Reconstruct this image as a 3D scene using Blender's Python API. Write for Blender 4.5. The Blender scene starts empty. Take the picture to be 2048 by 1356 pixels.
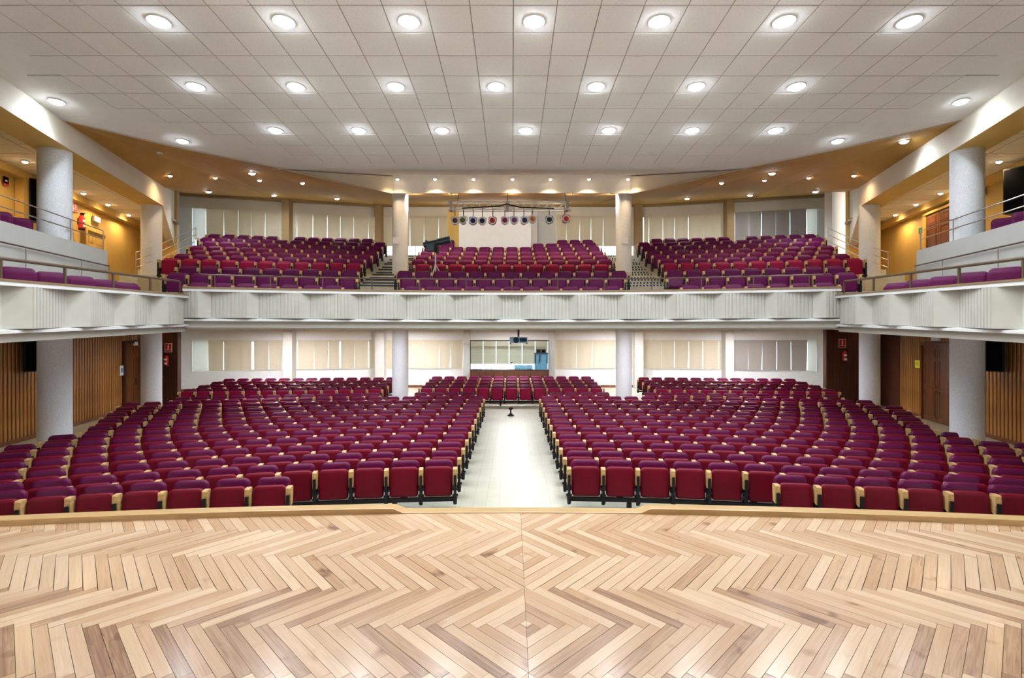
import bpy, math, random
from mathutils import Vector, Matrix
random.seed(7)
C = bpy.context.scene.collection
S = bpy.context.scene
PI = math.pi

# ------------------------------------------------------------------ camera / world / exposure
F, Y0, HC = 1020.0, 668.0, 2.88          # focal length in px, horizon row, lens height above the hall floor
cam_d = bpy.data.cameras.new('camera'); cam = bpy.data.objects.new('camera', cam_d); C.objects.link(cam)
cam_d.sensor_width = 36.0; cam_d.lens = 36.0 * F / 2048.0; cam_d.shift_y = -(678 - Y0) / 2048.0
cam_d.clip_start = 0.05; cam_d.clip_end = 200
cam.location = (0, 0, HC); cam.rotation_euler = (PI / 2, 0, 0)
S.camera = cam
w = bpy.data.worlds.new('daylight'); S.world = w; w.use_nodes = True
bg = w.node_tree.nodes['Background']; bg.inputs[0].default_value = (0.86, 0.93, 1.0, 1); bg.inputs[1].default_value = 1.9
S.view_settings.view_transform = 'Standard'; S.view_settings.look = 'None'
S.view_settings.gamma = 1.0; S.view_settings.use_curve_mapping = False
S.view_settings.exposure = 0.75
cy = S.cycles; cy.max_bounces = 6; cy.diffuse_bounces = 3; cy.light_sampling_threshold = 0.02; cy.adaptive_threshold = 0.025; cy.glossy_bounces = 2; cy.transmission_bounces = 4; cy.transparent_max_bounces = 6; cy.caustics_reflective = False; cy.caustics_refractive = False; cy.use_light_tree = False
LED_W, WARM_W, SPOT_W, FILL_W, UNDER_W = 130.0, 40.0, 100.0, 330.0, 60.0
COOL, WARM, NEUT = (0.86, 0.94, 1.0), (1.0, 0.72, 0.40), (1.0, 0.93, 0.84)

def P(px, py, d): return Vector(((px - 1024) * d / F, d, HC + (Y0 - py) * d / F))
def PX(px, d): return (px - 1024) * d / F
def PZ(py, d): return HC + (Y0 - py) * d / F

# ------------------------------------------------------------------ materials
def mat(name, col, rough=0.6, metal=0.0, var=0.0, vscale=6.0, bump=0.0, bscale=60.0, rand=0.0, spec=0.5, emis=None, estr=0.0, stretch=None, transl=0.0, sheen=0.0):
    m = bpy.data.materials.new(name); m.use_nodes = True
    N, L = m.node_tree.nodes, m.node_tree.links
    b = N['Principled BSDF']
    b.inputs['Base Color'].default_value = (*col, 1); b.inputs['Roughness'].default_value = rough
    b.inputs['Metallic'].default_value = metal; b.inputs['Specular IOR Level'].default_value = spec
    if sheen: b.inputs['Sheen Weight'].default_value = sheen; b.inputs['Sheen Roughness'].default_value = 0.4
    if emis: b.inputs['Emission Color'].default_value = (*emis, 1); b.inputs['Emission Strength'].default_value = estr
    tc = N.new('ShaderNodeTexCoord'); mp = N.new('ShaderNodeMapping'); L.new(tc.outputs['Object'], mp.inputs[0])
    if stretch: mp.inputs['Scale'].default_value = stretch
    src = None
    if var or rand:
        hs = N.new('ShaderNodeHueSaturation'); hs.inputs['Color'].default_value = (*col, 1)
        val = N.new('ShaderNodeMath'); val.operation = 'ADD'; val.inputs[0].default_value = 1.0; val.inputs[1].default_value = 0.0
        if var:
            n = N.new('ShaderNodeTexNoise'); n.inputs['Scale'].default_value = vscale; n.inputs['Detail'].default_value = 2
            L.new(mp.outputs[0], n.inputs[0])
            r = N.new('ShaderNodeMapRange'); r.inputs['From Min'].default_value = 0.3; r.inputs['From Max'].default_value = 0.7
            r.inputs['To Min'].default_value = 1 - var; r.inputs['To Max'].default_value = 1 + var
            L.new(n.outputs[0], r.inputs[0]); L.new(r.outputs[0], val.inputs[0])
        if rand:
            oi = N.new('ShaderNodeObjectInfo'); r2 = N.new('ShaderNodeMapRange')
            r2.inputs['To Min'].default_value = -rand; r2.inputs['To Max'].default_value = rand
            L.new(oi.outputs['Random'], r2.inputs[0]); L.new(r2.outputs[0], val.inputs[1])
        L.new(val.outputs[0], hs.inputs['Value']); L.new(hs.outputs[0], b.inputs['Base Color']); src = hs
    if bump:
        n2 = N.new('ShaderNodeTexNoise'); n2.inputs['Scale'].default_value = bscale; n2.inputs['Detail'].default_value = 1
        L.new(mp.outputs[0], n2.inputs[0])
        bp = N.new('ShaderNodeBump'); bp.inputs['Strength'].default_value = bump; bp.inputs['Distance'].default_value = 0.01
        L.new(n2.outputs[0], bp.inputs['Height']); L.new(bp.outputs[0], b.inputs['Normal'])
    if transl:
        t = N.new('ShaderNodeBsdfTranslucent'); t.inputs[0].default_value = (*col, 1)
        mx = N.new('ShaderNodeMixShader'); mx.inputs[0].default_value = transl
        L.new(b.outputs[0], mx.inputs[1]); L.new(t.outputs[0], mx.inputs[2]); L.new(mx.outputs[0], N['Material Output'].inputs[0])
    return m

def wood_mat(name, dark, mid, light, rough=0.35, grain=(1.2, 28.0), spec=0.5):
    """boards carry a UV map (u along, v across, in metres) and a 'tone' attribute in 0..1"""
    m = bpy.data.materials.new(name); m.use_nodes = True
    N, L = m.node_tree.nodes, m.node_tree.links; b = N['Principled BSDF']
    uv = N.new('ShaderNodeUVMap'); at = N.new('ShaderNodeAttribute'); at.attribute_name = 'tone'
    add = N.new('ShaderNodeVectorMath'); add.operation = 'ADD'
    comb = N.new('ShaderNodeCombineXYZ'); mul = N.new('ShaderNodeMath'); mul.operation = 'MULTIPLY'; mul.inputs[1].default_value = 91.0
    L.new(at.outputs['Fac'], mul.inputs[0]); L.new(mul.outputs[0], comb.inputs[0]); L.new(mul.outputs[0], comb.inputs[1])
    L.new(uv.outputs[0], add.inputs[0]); L.new(comb.outputs[0], add.inputs[1])
    mp = N.new('ShaderNodeMapping'); mp.inputs['Scale'].default_value = (grain[0], grain[1], 1); L.new(add.outputs[0], mp.inputs[0])
    n = N.new('ShaderNodeTexNoise'); n.inputs['Scale'].default_value = 2.2; n.inputs['Detail'].default_value = 4; n.inputs['Distortion'].default_value = 1.4
    L.new(mp.outputs[0], n.inputs[0])
    n3 = N.new('ShaderNodeTexNoise'); n3.inputs['Scale'].default_value = 4.0; n3.inputs['Detail'].default_value = 2; L.new(add.outputs[0], n3.inputs[0])
    kn = N.new('ShaderNodeMapRange'); kn.inputs['From Min'].default_value = 0.64; kn.inputs['From Max'].default_value = 0.78
    kn.inputs['To Min'].default_value = 0; kn.inputs['To Max'].default_value = 0.45; L.new(n3.outputs[0], kn.inputs[0])
    ad = N.new('ShaderNodeMath'); ad.operation = 'MULTIPLY_ADD'; ad.inputs[1].default_value = 0.55; L.new(n.outputs[0], ad.inputs[0])
    sc = N.new('ShaderNodeMath'); sc.operation = 'MULTIPLY_ADD'; sc.inputs[1].default_value = 0.75; sc.inputs[2].default_value = -0.14
    L.new(at.outputs['Fac'], sc.inputs[0]); L.new(sc.outputs[0], ad.inputs[2])
    sb = N.new('ShaderNodeMath'); sb.operation = 'SUBTRACT'; L.new(ad.outputs[0], sb.inputs[0]); L.new(kn.outputs[0], sb.inputs[1])
    cr = N.new('ShaderNodeValToRGB'); e = cr.color_ramp.elements
    e[0].position = 0.02; e[0].color = (*dark, 1); e[1].position = 0.95; e[1].color = (*light, 1)
    x = cr.color_ramp.elements.new(0.38); x.color = (*mid, 1)
    L.new(sb.outputs[0], cr.inputs[0]); L.new(cr.outputs[0], b.inputs['Base Color'])
    b.inputs['Roughness'].default_value = rough; b.inputs['Specular IOR Level'].default_value = spec
    b.inputs['Coat Weight'].default_value = 0.35; b.inputs['Coat Roughness'].default_value = 0.16
    bp = N.new('ShaderNodeBump'); bp.inputs['Strength'].default_value = 0.08; bp.inputs['Distance'].default_value = 0.004
    L.new(n.outputs[0], bp.inputs['Height']); L.new(bp.outputs[0], b.inputs['Normal'])
    return m

M = {}
M['oak'] = wood_mat('oak parquet', (0.17, 0.08, 0.045), (0.43, 0.27, 0.155), (0.60, 0.45, 0.31), 0.26)
M['rim'] = mat('oak nosing', (0.43, 0.28, 0.12), 0.35, var=0.12, vscale=3, stretch=(1, 12, 12))
M['joint'] = mat('dark joint', (0.10, 0.05, 0.025), 0.8, var=0.1)
M['hall_floor'] = mat('pale laminate', (0.42, 0.41, 0.335), 0.36, var=0.05, vscale=2.0)
def floor_joints(m):
    N, L = m.node_tree.nodes, m.node_tree.links; b = N['Principled BSDF']; src = b.inputs['Base Color'].links[0].from_socket
    tc = N.new('ShaderNodeTexCoord'); mp = N.new('ShaderNodeMapping'); mp.inputs['Rotation'].default_value = (0, 0, PI / 2); L.new(tc.outputs['Object'], mp.inputs[0])
    bk = N.new('ShaderNodeTexBrick'); bk.inputs['Scale'].default_value = 1.0; bk.inputs['Brick Width'].default_value = 0.62; bk.inputs['Row Height'].default_value = 0.22
    bk.inputs['Mortar Size'].default_value = 0.006; bk.inputs['Color1'].default_value = (1, 1, 1, 1); bk.inputs['Color2'].default_value = (0.93, 0.93, 0.92, 1); bk.inputs['Mortar'].default_value = (0.78, 0.76, 0.70, 1)
    L.new(mp.outputs[0], bk.inputs[0]); mx = N.new('ShaderNodeMix'); mx.data_type = 'RGBA'; mx.blend_type = 'MULTIPLY'; mx.inputs[0].default_value = 1.0
    L.new(src, mx.inputs[6]); L.new(bk.outputs[0], mx.inputs[7]); L.new(mx.outputs[2], b.inputs['Base Color'])
floor_joints(M['hall_floor'])
M['tile'] = mat('mineral fibre tile', (0.86, 0.84, 0.82), 0.9, var=0.05, vscale=40, bump=0.15, bscale=180, rand=0.02)
M['ceil'] = mat('ceiling paint', (0.86, 0.84, 0.82), 0.9, var=0.02)
M['grid'] = mat('ceiling grid grey', (0.50, 0.46, 0.42), 0.8, var=0.05)
M['warm_tile'] = mat('gallery ceiling tile', (0.90, 0.80, 0.60), 0.9, var=0.04, vscale=30, rand=0.02)
M['cream'] = mat('cream paint', (0.76, 0.69, 0.57), 0.7, var=0.03, vscale=2)
M['ochre'] = mat('ochre paint', (0.72, 0.46, 0.12), 0.7, var=0.05, vscale=2)
M['brown'] = mat('brown ceiling paint', (0.47, 0.255, 0.048), 0.7, var=0.06, vscale=2)
M['grey'] = mat('pale grey paint', (0.50, 0.50, 0.47), 0.7, var=0.03, vscale=3)
M['panel'] = mat('parapet paint', (0.52, 0.51, 0.455), 0.6, var=0.04, vscale=4)
M['white'] = mat('white paint', (0.74, 0.74, 0.73), 0.6, var=0.02)
M['wallwhite'] = mat('white wall', (0.84, 0.82, 0.80), 0.8, var=0.02)
M['pillar'] = mat('grey pilaster', (0.60, 0.57, 0.52), 0.8, var=0.03)
M['pier'] = mat('brown pier', (0.34, 0.22, 0.10), 0.8, var=0.06)
M['cap'] = mat('dark wood cap', (0.26, 0.17, 0.09), 0.4, var=0.15, stretch=(1, 10, 10))
M['plank'] = mat('walnut plank', (0.40, 0.175, 0.045), 0.26, var=0.30, vscale=2.5, stretch=(14, 14, 0.7), rand=0.12)
M['darkwood'] = mat('dark walnut', (0.085, 0.03, 0.016), 0.35, var=0.35, vscale=2.0, stretch=(10, 10, 0.5), rand=0.1)
M['doorwood'] = mat('door wood', (0.17, 0.06, 0.022), 0.3, var=0.3, vscale=2.0, stretch=(8, 8, 0.6))
M['column'] = mat('granite chip render', (0.76, 0.78, 0.82), 0.75, var=0.16, vscale=70, bump=0.5, bscale=90)
M['back_red'] = mat('cool-lit burgundy velvet', (0.088, 0.0008, 0.038), 0.45, var=0.08, vscale=9, rand=0.03, spec=0.22)  # burgundy with some purple of the cool LEDs put into the colour
M['seat_red'] = mat('crimson upholstery', (0.135, 0.0008, 0.012), 0.5, var=0.10, vscale=7, rand=0.04, spec=0.2)
M['back_cool_lit'] = mat('cool-lit balcony velvet', (0.118, 0.001, 0.066), 0.5, var=0.08, vscale=9, rand=0.03, spec=0.3)  # purple cast of the cool LEDs put into the velvet colour
M['seat_cool_lit'] = mat('cool-lit balcony upholstery', (0.112, 0.001, 0.060), 0.55, var=0.10, vscale=7, rand=0.04, spec=0.2)  # same LED purple mixed into the cushion colour
M['seat_hot'] = mat('bright red seat tone', (0.26, 0.0015, 0.040), 0.55, var=0.10, vscale=7, rand=0.04, spec=0.2)  # warm spotlight tint put into the balcony row's colour; rear stalls share it
M['arm'] = mat('beech', (0.54, 0.34, 0.145), 0.4, var=0.14, vscale=5, stretch=(6, 1, 6), rand=0.06)
M['black'] = mat('black steel', (0.008, 0.008, 0.010), 0.45, var=0.1, spec=0.25)
M['cloth_black'] = mat('speaker grille', (0.005, 0.005, 0.006), 1.0, spec=0.0, var=0.2, vscale=200)
M['steel'] = mat('brushed steel', (0.62, 0.60, 0.56), 0.3, metal=0.9, var=0.05)
M['bronze'] = mat('bronze rail', (0.12, 0.08, 0.05), 0.4, metal=0.3, var=0.1)
M['alu'] = mat('aluminium', (0.72, 0.71, 0.72), 0.4, metal=0.15, var=0.04)
M['blind'] = mat('beige blind', (0.76, 0.66, 0.52), 0.9, var=0.05, vscale=20, transl=0.35, rand=0.03)
M['blind_g'] = mat('grey blind', (0.46, 0.41, 0.37), 0.9, var=0.05, vscale=20, transl=0.3, rand=0.03)
M['sheer'] = mat('white sheer blind', (0.86, 0.83, 0.78), 0.9, var=0.03, transl=0.6)
M['red'] = mat('signal red', (0.60, 0.02, 0.02), 0.35, var=0.05)
M['lamp_cool'] = mat('cool led lens', (0.9, 0.95, 1), 0.4, emis=(0.80, 0.91, 1.0), estr=55.0, var=0.001)
M['lamp_warm'] = mat('warm lamp lens', (1, 0.85, 0.6), 0.4, emis=(1, 0.80, 0.55), estr=22.0, var=0.001)
M['paper'] = mat('paper', (0.85, 0.86, 0.88), 0.8, var=0.03)
M['yellow'] = mat('yellow paper', (0.75, 0.85, 0.02), 0.7, var=0.03)
M['green'] = mat('green sign', (0.02, 0.25, 0.10), 0.5, var=0.03)
M['brass'] = mat('brass', (0.80, 0.52, 0.18), 0.25, metal=1.0, var=0.05)
M['teal'] = mat('dark teal enamel', (0.012, 0.035, 0.055), 0.3, var=0.1)
M['blue'] = mat('blue rack', (0.16, 0.34, 0.48), 0.4, var=0.08)
M['projector'] = mat('projector shell', (0.42, 0.62, 0.78), 0.4, var=0.04)
M['lens'] = mat('dark lens', (0.01, 0.06, 0.13), 0.1, var=0.05)
M['box'] = mat('tan pedestal', (0.50, 0.39, 0.22), 0.7, var=0.05)
M['step'] = mat('stair tread', (0.66, 0.64, 0.54), 0.6, var=0.05)
M['nosing'] = mat('dark nosing', (0.02, 0.035, 0.06), 0.5, var=0.1)
def glass_mat():
    m = bpy.data.materials.new('window glass'); m.use_nodes = True
    N, L = m.node_tree.nodes, m.node_tree.links
    t = N.new('ShaderNodeBsdfTransparent'); t.inputs[0].default_value = (0.86, 0.93, 0.93, 1)
    g = N.new('ShaderNodeBsdfGlossy'); g.inputs['Roughness'].default_value = 0.02
    mx = N.new('ShaderNodeMixShader'); mx.inputs[0].default_value = 0.10
    L.new(t.outputs[0], mx.inputs[1]); L.new(g.outputs[0], mx.inputs[2]); L.new(mx.outputs[0], N['Material Output'].inputs[0])
    return m
M['glass'] = glass_mat()
def dotted_mat():
    m = mat('dotted tactile nosing', (0.02, 0.035, 0.06), 0.5)
    N, L = m.node_tree.nodes, m.node_tree.links; b = N['Principled BSDF']
    tc = N.new('ShaderNodeTexCoord'); sx = N.new('ShaderNodeSeparateXYZ'); L.new(tc.outputs['Object'], sx.inputs[0])
    k = N.new('ShaderNodeMath'); k.operation = 'MULTIPLY'; k.inputs[1].default_value = 2 * PI / 0.11; L.new(sx.outputs[0], k.inputs[0])
    s = N.new('ShaderNodeMath'); s.operation = 'SINE'; L.new(k.outputs[0], s.inputs[0])
    g = N.new('ShaderNodeMath'); g.operation = 'GREATER_THAN'; g.inputs[1].default_value = 0.2; L.new(s.outputs[0], g.inputs[0])
    mx = N.new('ShaderNodeMix'); mx.data_type = 'RGBA'; mx.inputs[6].default_value = (0.02, 0.035, 0.06, 1); mx.inputs[7].default_value = (0.75, 0.78, 0.78, 1)
    L.new(g.outputs[0], mx.inputs[0]); L.new(mx.outputs[2], b.inputs['Base Color'])
    return m
M['dots'] = dotted_mat()

# ------------------------------------------------------------------ mesh helpers
class MB:
    def __init__(s): s.v, s.f, s.m = [], [], []
    def add(s, vs, fs, mi=0, mx=None):
        o = len(s.v)
        s.v += [tuple(mx @ Vector(p)) if mx else tuple(p) for p in vs]
        s.f += [tuple(i + o for i in f) for f in fs]; s.m += [mi] * len(fs); return s
    def box(s, x0, x1, y0, y1, z0, z1, mi=0, mx=None):
        vs = [(x0, y0, z0), (x1, y0, z0), (x1, y1, z0), (x0, y1, z0), (x0, y0, z1), (x1, y0, z1), (x1, y1, z1), (x0, y1, z1)]
        return s.add(vs, [(3, 2, 1, 0), (4, 5, 6, 7), (0, 1, 5, 4), (1, 2, 6, 5), (2, 3, 7, 6), (3, 0, 4, 7)], mi, mx)
    def prism(s, poly, z0, z1, mi=0, mx=None):
        n = len(poly)
        z0s = z0 if isinstance(z0, (list, tuple)) else [z0] * n; z1s = z1 if isinstance(z1, (list, tuple)) else [z1] * n
        vs = [(p[0], p[1], a) for p, a in zip(poly, z0s)] + [(p[0], p[1], a) for p, a in zip(poly, z1s)]
        fs = [tuple(range(n))[::-1], tuple(range(n, 2 * n))] + [(i, (i + 1) % n, n + (i + 1) % n, n + i) for i in range(n)]
        return s.add(vs, fs, mi, mx)
    def tube(s, pts, r, n=8, mi=0, mx=None, r2=None):
        pts = [Vector(p) for p in pts]; vs, fs = [], []
        for i, p in enumerate(pts):
            t = (pts[min(i + 1, len(pts) - 1)] - pts[max(i - 1, 0)]).normalized()
            a = Vector((0, 0, 1)) if abs(t.z) < 0.9 else Vector((1, 0, 0))
            u = t.cross(a).normalized(); v = t.cross(u)
            rr = r if r2 is None else r + (r2 - r) * i / (len(pts) - 1)
            vs += [p + (u * math.cos(2 * PI * k / n) + v * math.sin(2 * PI * k / n)) * rr for k in range(n)]
        for i in range(len(pts) - 1):
            fs += [(i * n + k, i * n + (k + 1) % n, (i + 1) * n + (k + 1) % n, (i + 1) * n + k) for k in range(n)]
        fs += [tuple(range(n))[::-1], tuple(range((len(pts) - 1) * n, len(pts) * n))]
        return s.add(vs, fs, mi, mx)
    def lathe(s, prof, n=24, mi=0, mx=None):
        vs, fs = [], []
        for r, z in prof: vs += [(r * math.cos(2 * PI * k / n), r * math.sin(2 * PI * k / n), z) for k in range(n)]
        for i in range(len(prof) - 1):
            fs += [(i * n + k, i * n + (k + 1) % n, (i + 1) * n + (k + 1) % n, (i + 1) * n + k) for k in range(n)]
        fs += [tuple(range(n))[::-1], tuple(range((len(prof) - 1) * n, len(prof) * n))]
        return s.add(vs, fs, mi, mx)
    def slab(s, w, h, t, r, rb, bev, mi=0, mx=None, seg=4, puff=0.0):
        """upholstered pad: rounded rectangle in XZ (z 0..h), thickness t along Y, bevelled"""
        def ring(ins):
            o = []
            for cx, cz, rr, a0 in ((w / 2, h, r, 0), (-w / 2, h, r, 90), (-w / 2, 0, rb, 180), (w / 2, 0, rb, 270)):
                sx, sz = (1 if cx > 0 else -1), (1 if cz > 0 else -1)
                ccx, ccz = cx - sx * rr, cz - sz * rr
                for k in range(seg + 1):
                    a = math.radians(a0 + 90 * k / seg); R_ = max(rr - ins, 0.001)
                    o.append((ccx + R_ * math.cos(a), ccz + R_ * math.sin(a)))
            return o
        ys = [(-t / 2 - puff, bev + 0.03), (-t / 2, bev * 0.6), (-t / 2 + bev * 0.45, bev * 0.12), (-t / 2 + bev, 0), (t / 2 - bev, 0), (t / 2 - bev * 0.4, bev * 0.2), (t / 2, bev)]
        vs, fs = [], []; n = 4 * (seg + 1)
        for y, ins in ys: vs += [(x, y, z) for x, z in ring(ins)]
        for i in range(len(ys) - 1):
            fs += [(i * n + k, i * n + (k + 1) % n, (i + 1) * n + (k + 1) % n, (i + 1) * n + k) for k in range(n)]
        fs += [tuple(range(n))[::-1], tuple(range((len(ys) - 1) * n, len(ys) * n))]
        fs = [f[::-1] for f in fs]
        return s.add(vs, fs, mi, mx)
    def sweep(s, path, prof, mi=0, mx=None, closed=True):
        """path: [(pos, normal)] ; prof: [(offset along normal, z)]"""
        n = len(prof); vs, fs = [], []
        for p, nn in path: vs += [(p[0] + nn[0] * o, p[1] + nn[1] * o, p[2] + z) for o, z in prof]
        for i in range(len(path) - 1):
            fs += [(i * n + k, i * n + (k + 1) % n, (i + 1) * n + (k + 1) % n, (i + 1) * n + k) for k in range(n if closed else n - 1)]
        if closed: fs += [tuple(range(n))[::-1], tuple(range((len(path) - 1) * n, len(path) * n))]
        return s.add(vs, fs, mi, mx)
    def mesh(s, name, mats, smooth=False):
        me = bpy.data.meshes.new(name); me.from_pydata(s.v, [], s.f)
        for m_ in (mats if isinstance(mats, (list, tuple)) else [mats]): me.materials.append(M[m_] if isinstance(m_, str) else m_)
        if any(s.m): me.polygons.foreach_set('material_index', s.m)
        if smooth: me.polygons.foreach_set('use_smooth', [True] * len(me.polygons)); 
        me.validate(); me.update()
        if smooth:
            try: me.set_sharp_from_angle(angle=math.radians(40))
            except Exception: pass
        return me
    def build(s, name, mats, parent=None, smooth=False, loc=None):
        return link(name, s.mesh(name, mats, smooth), parent, loc)

def link(name, me, parent=None, loc=None, rot=None):
    o = bpy.data.objects.new(name, me); C.objects.link(o)
    if parent: o.parent = parent
    if loc is not None: o.location = loc
    if rot is not None: o.rotation_euler = rot
    return o
def tag(o, label=None, cat=None, group=None, kind=None):
    if label: o['label'] = label
    if cat: o['category'] = cat
    if group: o['group'] = group
    if kind: o['kind'] = kind
    return o
def struct(o, label=None): return tag(o, label, None, None, 'structure')
def empty(name, loc=(0, 0, 0), rz=0):
    o = bpy.data.objects.new(name, None); C.objects.link(o); o.location = loc; o.rotation_euler = (0, 0, rz); o.empty_display_size = 0.1
    return o
ONES = 'zeroth first second third fourth fifth sixth seventh eighth ninth tenth eleventh twelfth thirteenth fourteenth fifteenth sixteenth seventeenth eighteenth nineteenth'.split()
def nth(n):
    if n < 20: return ONES[n]
    t = {2: ('twentieth', 'twenty'), 3: ('thirtieth', 'thirty'), 4: ('fortieth', 'forty')}[n // 10]
    return t[0] if n % 10 == 0 else t[1] + '-' + ONES[n % 10]
def side(s): return 'left' if s < 0 else 'right'
def lamp(name, loc, power, col, size=2.7, blend=0.9, parent=None, radius=0.07, aim=None):
    l = bpy.data.lights.new(name, 'SPOT'); l.energy = power; l.color = col; l.spot_size = size; l.spot_blend = blend; l.shadow_soft_size = radius
    o = bpy.data.objects.new(name, l); C.objects.link(o); o.location = loc
    if parent: o.parent = parent
    if aim is not None: o.rotation_euler = Vector(aim).to_track_quat('-Z', 'Y').to_euler()
    return o

# ================================================================== STRUCTURE
STAGE_Z, EDGE = 1.18, 4.84
HS = HC - STAGE_Z
def wallx(d): return 13.2 + 0.23 * (d - 13.8)              # side wall plan (|X|)
def wall_d(px): return 10.026 / (abs(px - 1024) / F - 0.23)

# --- hall floor
fl = MB()
prof = [(2.5, 0), (17.5, 0), (19.6, 0.04), (20.6, 0.08), (24.9, 0.32)]
for (a, za), (b, zb) in zip(prof, prof[1:]):
    fl.add([(-17, a, za), (17, a, za), (17, b, zb), (-17, b, zb)], [(0, 1, 2, 3)])
struct(fl.build('floor', 'hall_floor'), 'pale laminate floor of the hall')
def floor_z(d):
    for (a, za), (b, zb) in zip(prof, prof[1:]):
        if a <= d <= b: return za + (zb - za) * (d - a) / (b - a)
    return 0.0

# --- stage: bed, herringbone boards, nosing
def edge_y(x): return EDGE - 0.016 * x * x
stage = struct(MB().prism([(-9, -6), (9, -6)] + [(x * 0.5, edge_y(x * 0.5) + 0.10) for x in range(18, -19, -1)], 0.0, STAGE_Z - 0.022).build('floor_stage', 'joint'), 'oak herringbone stage floor')
CX = 0.083; BW, BL = 0.070, 0.6117
def clip(poly, fn):
    out = []
    for i, p in enumerate(poly):
        q = poly[(i + 1) % len(poly)]; a, b = fn(p), fn(q)
        if a >= 0: out.append(p)
        if (a >= 0) != (b >= 0):
            t = a / (a - b); out.append((p[0] + (q[0] - p[0]) * t, p[1] + (q[1] - p[1]) * t, p[2] + (q[2] - p[2]) * t, p[3] + (q[3] - p[3]) * t))
    return out
def stretch_y(y): return y if y < 3.40 else 3.40 + (y - 3.40) * 1.17
boards = []; r2 = math.sqrt(2); yoff = 2.535 + BW / (2 * r2)
G = 0.0011
for per in range(-2, 4):
    for k in range(-20, 75):
        for ab in (0, 1):
            if ab == 0: u0, u1, v0, v1 = k * BW, k * BW + BL, -(k + 1) * BW, -k * BW
            else: u0, u1, v0, v1 = k * BW + BL, k * BW + BL + BW, -(k + 1) * BW, BL - (k + 1) * BW
            u0 += G; u1 -= G; v0 += G; v1 -= G
            pts = []
            for u, v in ((u0, v0), (u1, v0), (u1, v1), (u0, v1)):
                x = (u - v) / r2; y = (u + v) / r2 + yoff + per * r2 * BL
                pts.append((x, stretch_y(y), (u - u0) if ab == 0 else (v - v0), (v - v0) if ab == 0 else (u - u0)))
            for sgn in (1, -1):
                ps = clip(pts, lambda p: p[0] - G)
                if ps: ps = clip(ps, lambda p: edge_y(CX + sgn * p[0]) + 0.01 - p[1])
                if len(ps) < 3 or min(p[1] for p in ps) > EDGE or max(p[1] for p in ps) < 1.0 or min(p[0] for p in ps) > 6.6: continue
                ps = [(CX + sgn * p[0], p[1], p[2], p[3]) for p in ps]
                if sgn < 0: ps = ps[::-1]
                cx = sum(p[0] for p in ps) / len(ps); cy = sum(p[1] for p in ps) / len(ps)
                ins = abs(cx * F / cy) < 1040 and cy > 2.36
                boards.append((0 if ins else 1, cy, ps))
boards.sort(key=lambda t: (t[0], t[1]))
def board_mesh(group, name):
    v, f, uv, tn = [], [], [], []
    for _, cy, ps in group:
        n = len(ps); o = len(v); dz = random.uniform(-0.0012, 0.0004); t = random.random() ** 0.8
        if cy < 3.4 and random.random() < 0.10: t *= 0.25
        if cy > 3.4: t = 0.25 + 0.75 * t
        v += [(p[0], p[1], STAGE_Z - 0.02) for p in ps] + [(p[0], p[1], STAGE_Z + dz) for p in ps]
        f.append(tuple(range(o + n, o + 2 * n))); uv += [(p[2], p[3]) for p in ps]; tn.append(t)
        for i in range(n):
            j = (i + 1) % n; f.append((o + i, o + j, o + n + j, o + n + i)); tn.append(t * 0.6)
            uv += [(ps[i][2], ps[i][3]), (ps[j][2], ps[j][3])] * 2
    me = bpy.data.meshes.new(name); me.from_pydata(v, [], f); me.materials.append(M['oak'])
    l = me.uv_layers.new(name='UVMap'); l.data.foreach_set('uv', [c for q in uv for c in q])
    a = me.attributes.new('tone', 'FLOAT', 'FACE'); a.data.foreach_set('value', tn)
    return me
for b in boards[:300]: link('parquet_board', board_mesh([b], 'parquet_board'), stage)
tag(link('parquet_boards_beyond', board_mesh(boards[300:], 'parquet_boards_beyond'), stage), kind='stuff')
# nosing: raised curb with a flush opening in the middle
def rim_h(x): 
    a = max(0, min(1, (-1.02 - x) / 0.12)) if x < 0 else max(0, min(1, (x - 1.20) / 0.12))
    return 0.006 + 0.042 * (a * a * (3 - 2 * a))
rm = MB(); path = [i * 0.04 for i in range(-160, 161)]; vs = []
for x in path:
    y = edge_y(x); h = rim_h(x)
    vs += [(x, y, STAGE_Z - 0.03), (x, y, STAGE_Z + h), (x, y + 0.012, STAGE_Z + h + 0.004), (x, y + 0.13, STAGE_Z + h + 0.004), (x, y + 0.15, STAGE_Z + h - 0.02), (x, y + 0.15, STAGE_Z - 0.03)]
fs = [(i * 6 + k, i * 6 + (k + 1) % 6, (i + 1) * 6 + (k + 1) % 6, (i + 1) * 6 + k) for i in range(len(path) - 1) for k in range(6)]
rm.add(vs, [f[::-1] for f in fs]); tag(rm.build('stage_nosing', 'rim'), 'curved oak nosing along the stage edge, low in the middle', 'nosing')
sf = MB(); 
sf.sweep([((x * 0.5, edge_y(x * 0.5) + 0.10, 0), (0, 1)) for x in range(-18, 19)], [(0, 0), (0.02, 0), (0.02, STAGE_Z - 0.03), (0, STAGE_Z - 0.03)])
struct(sf.build('wall_stage_front', 'darkwood'), 'dark wood front of the stage')

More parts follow.
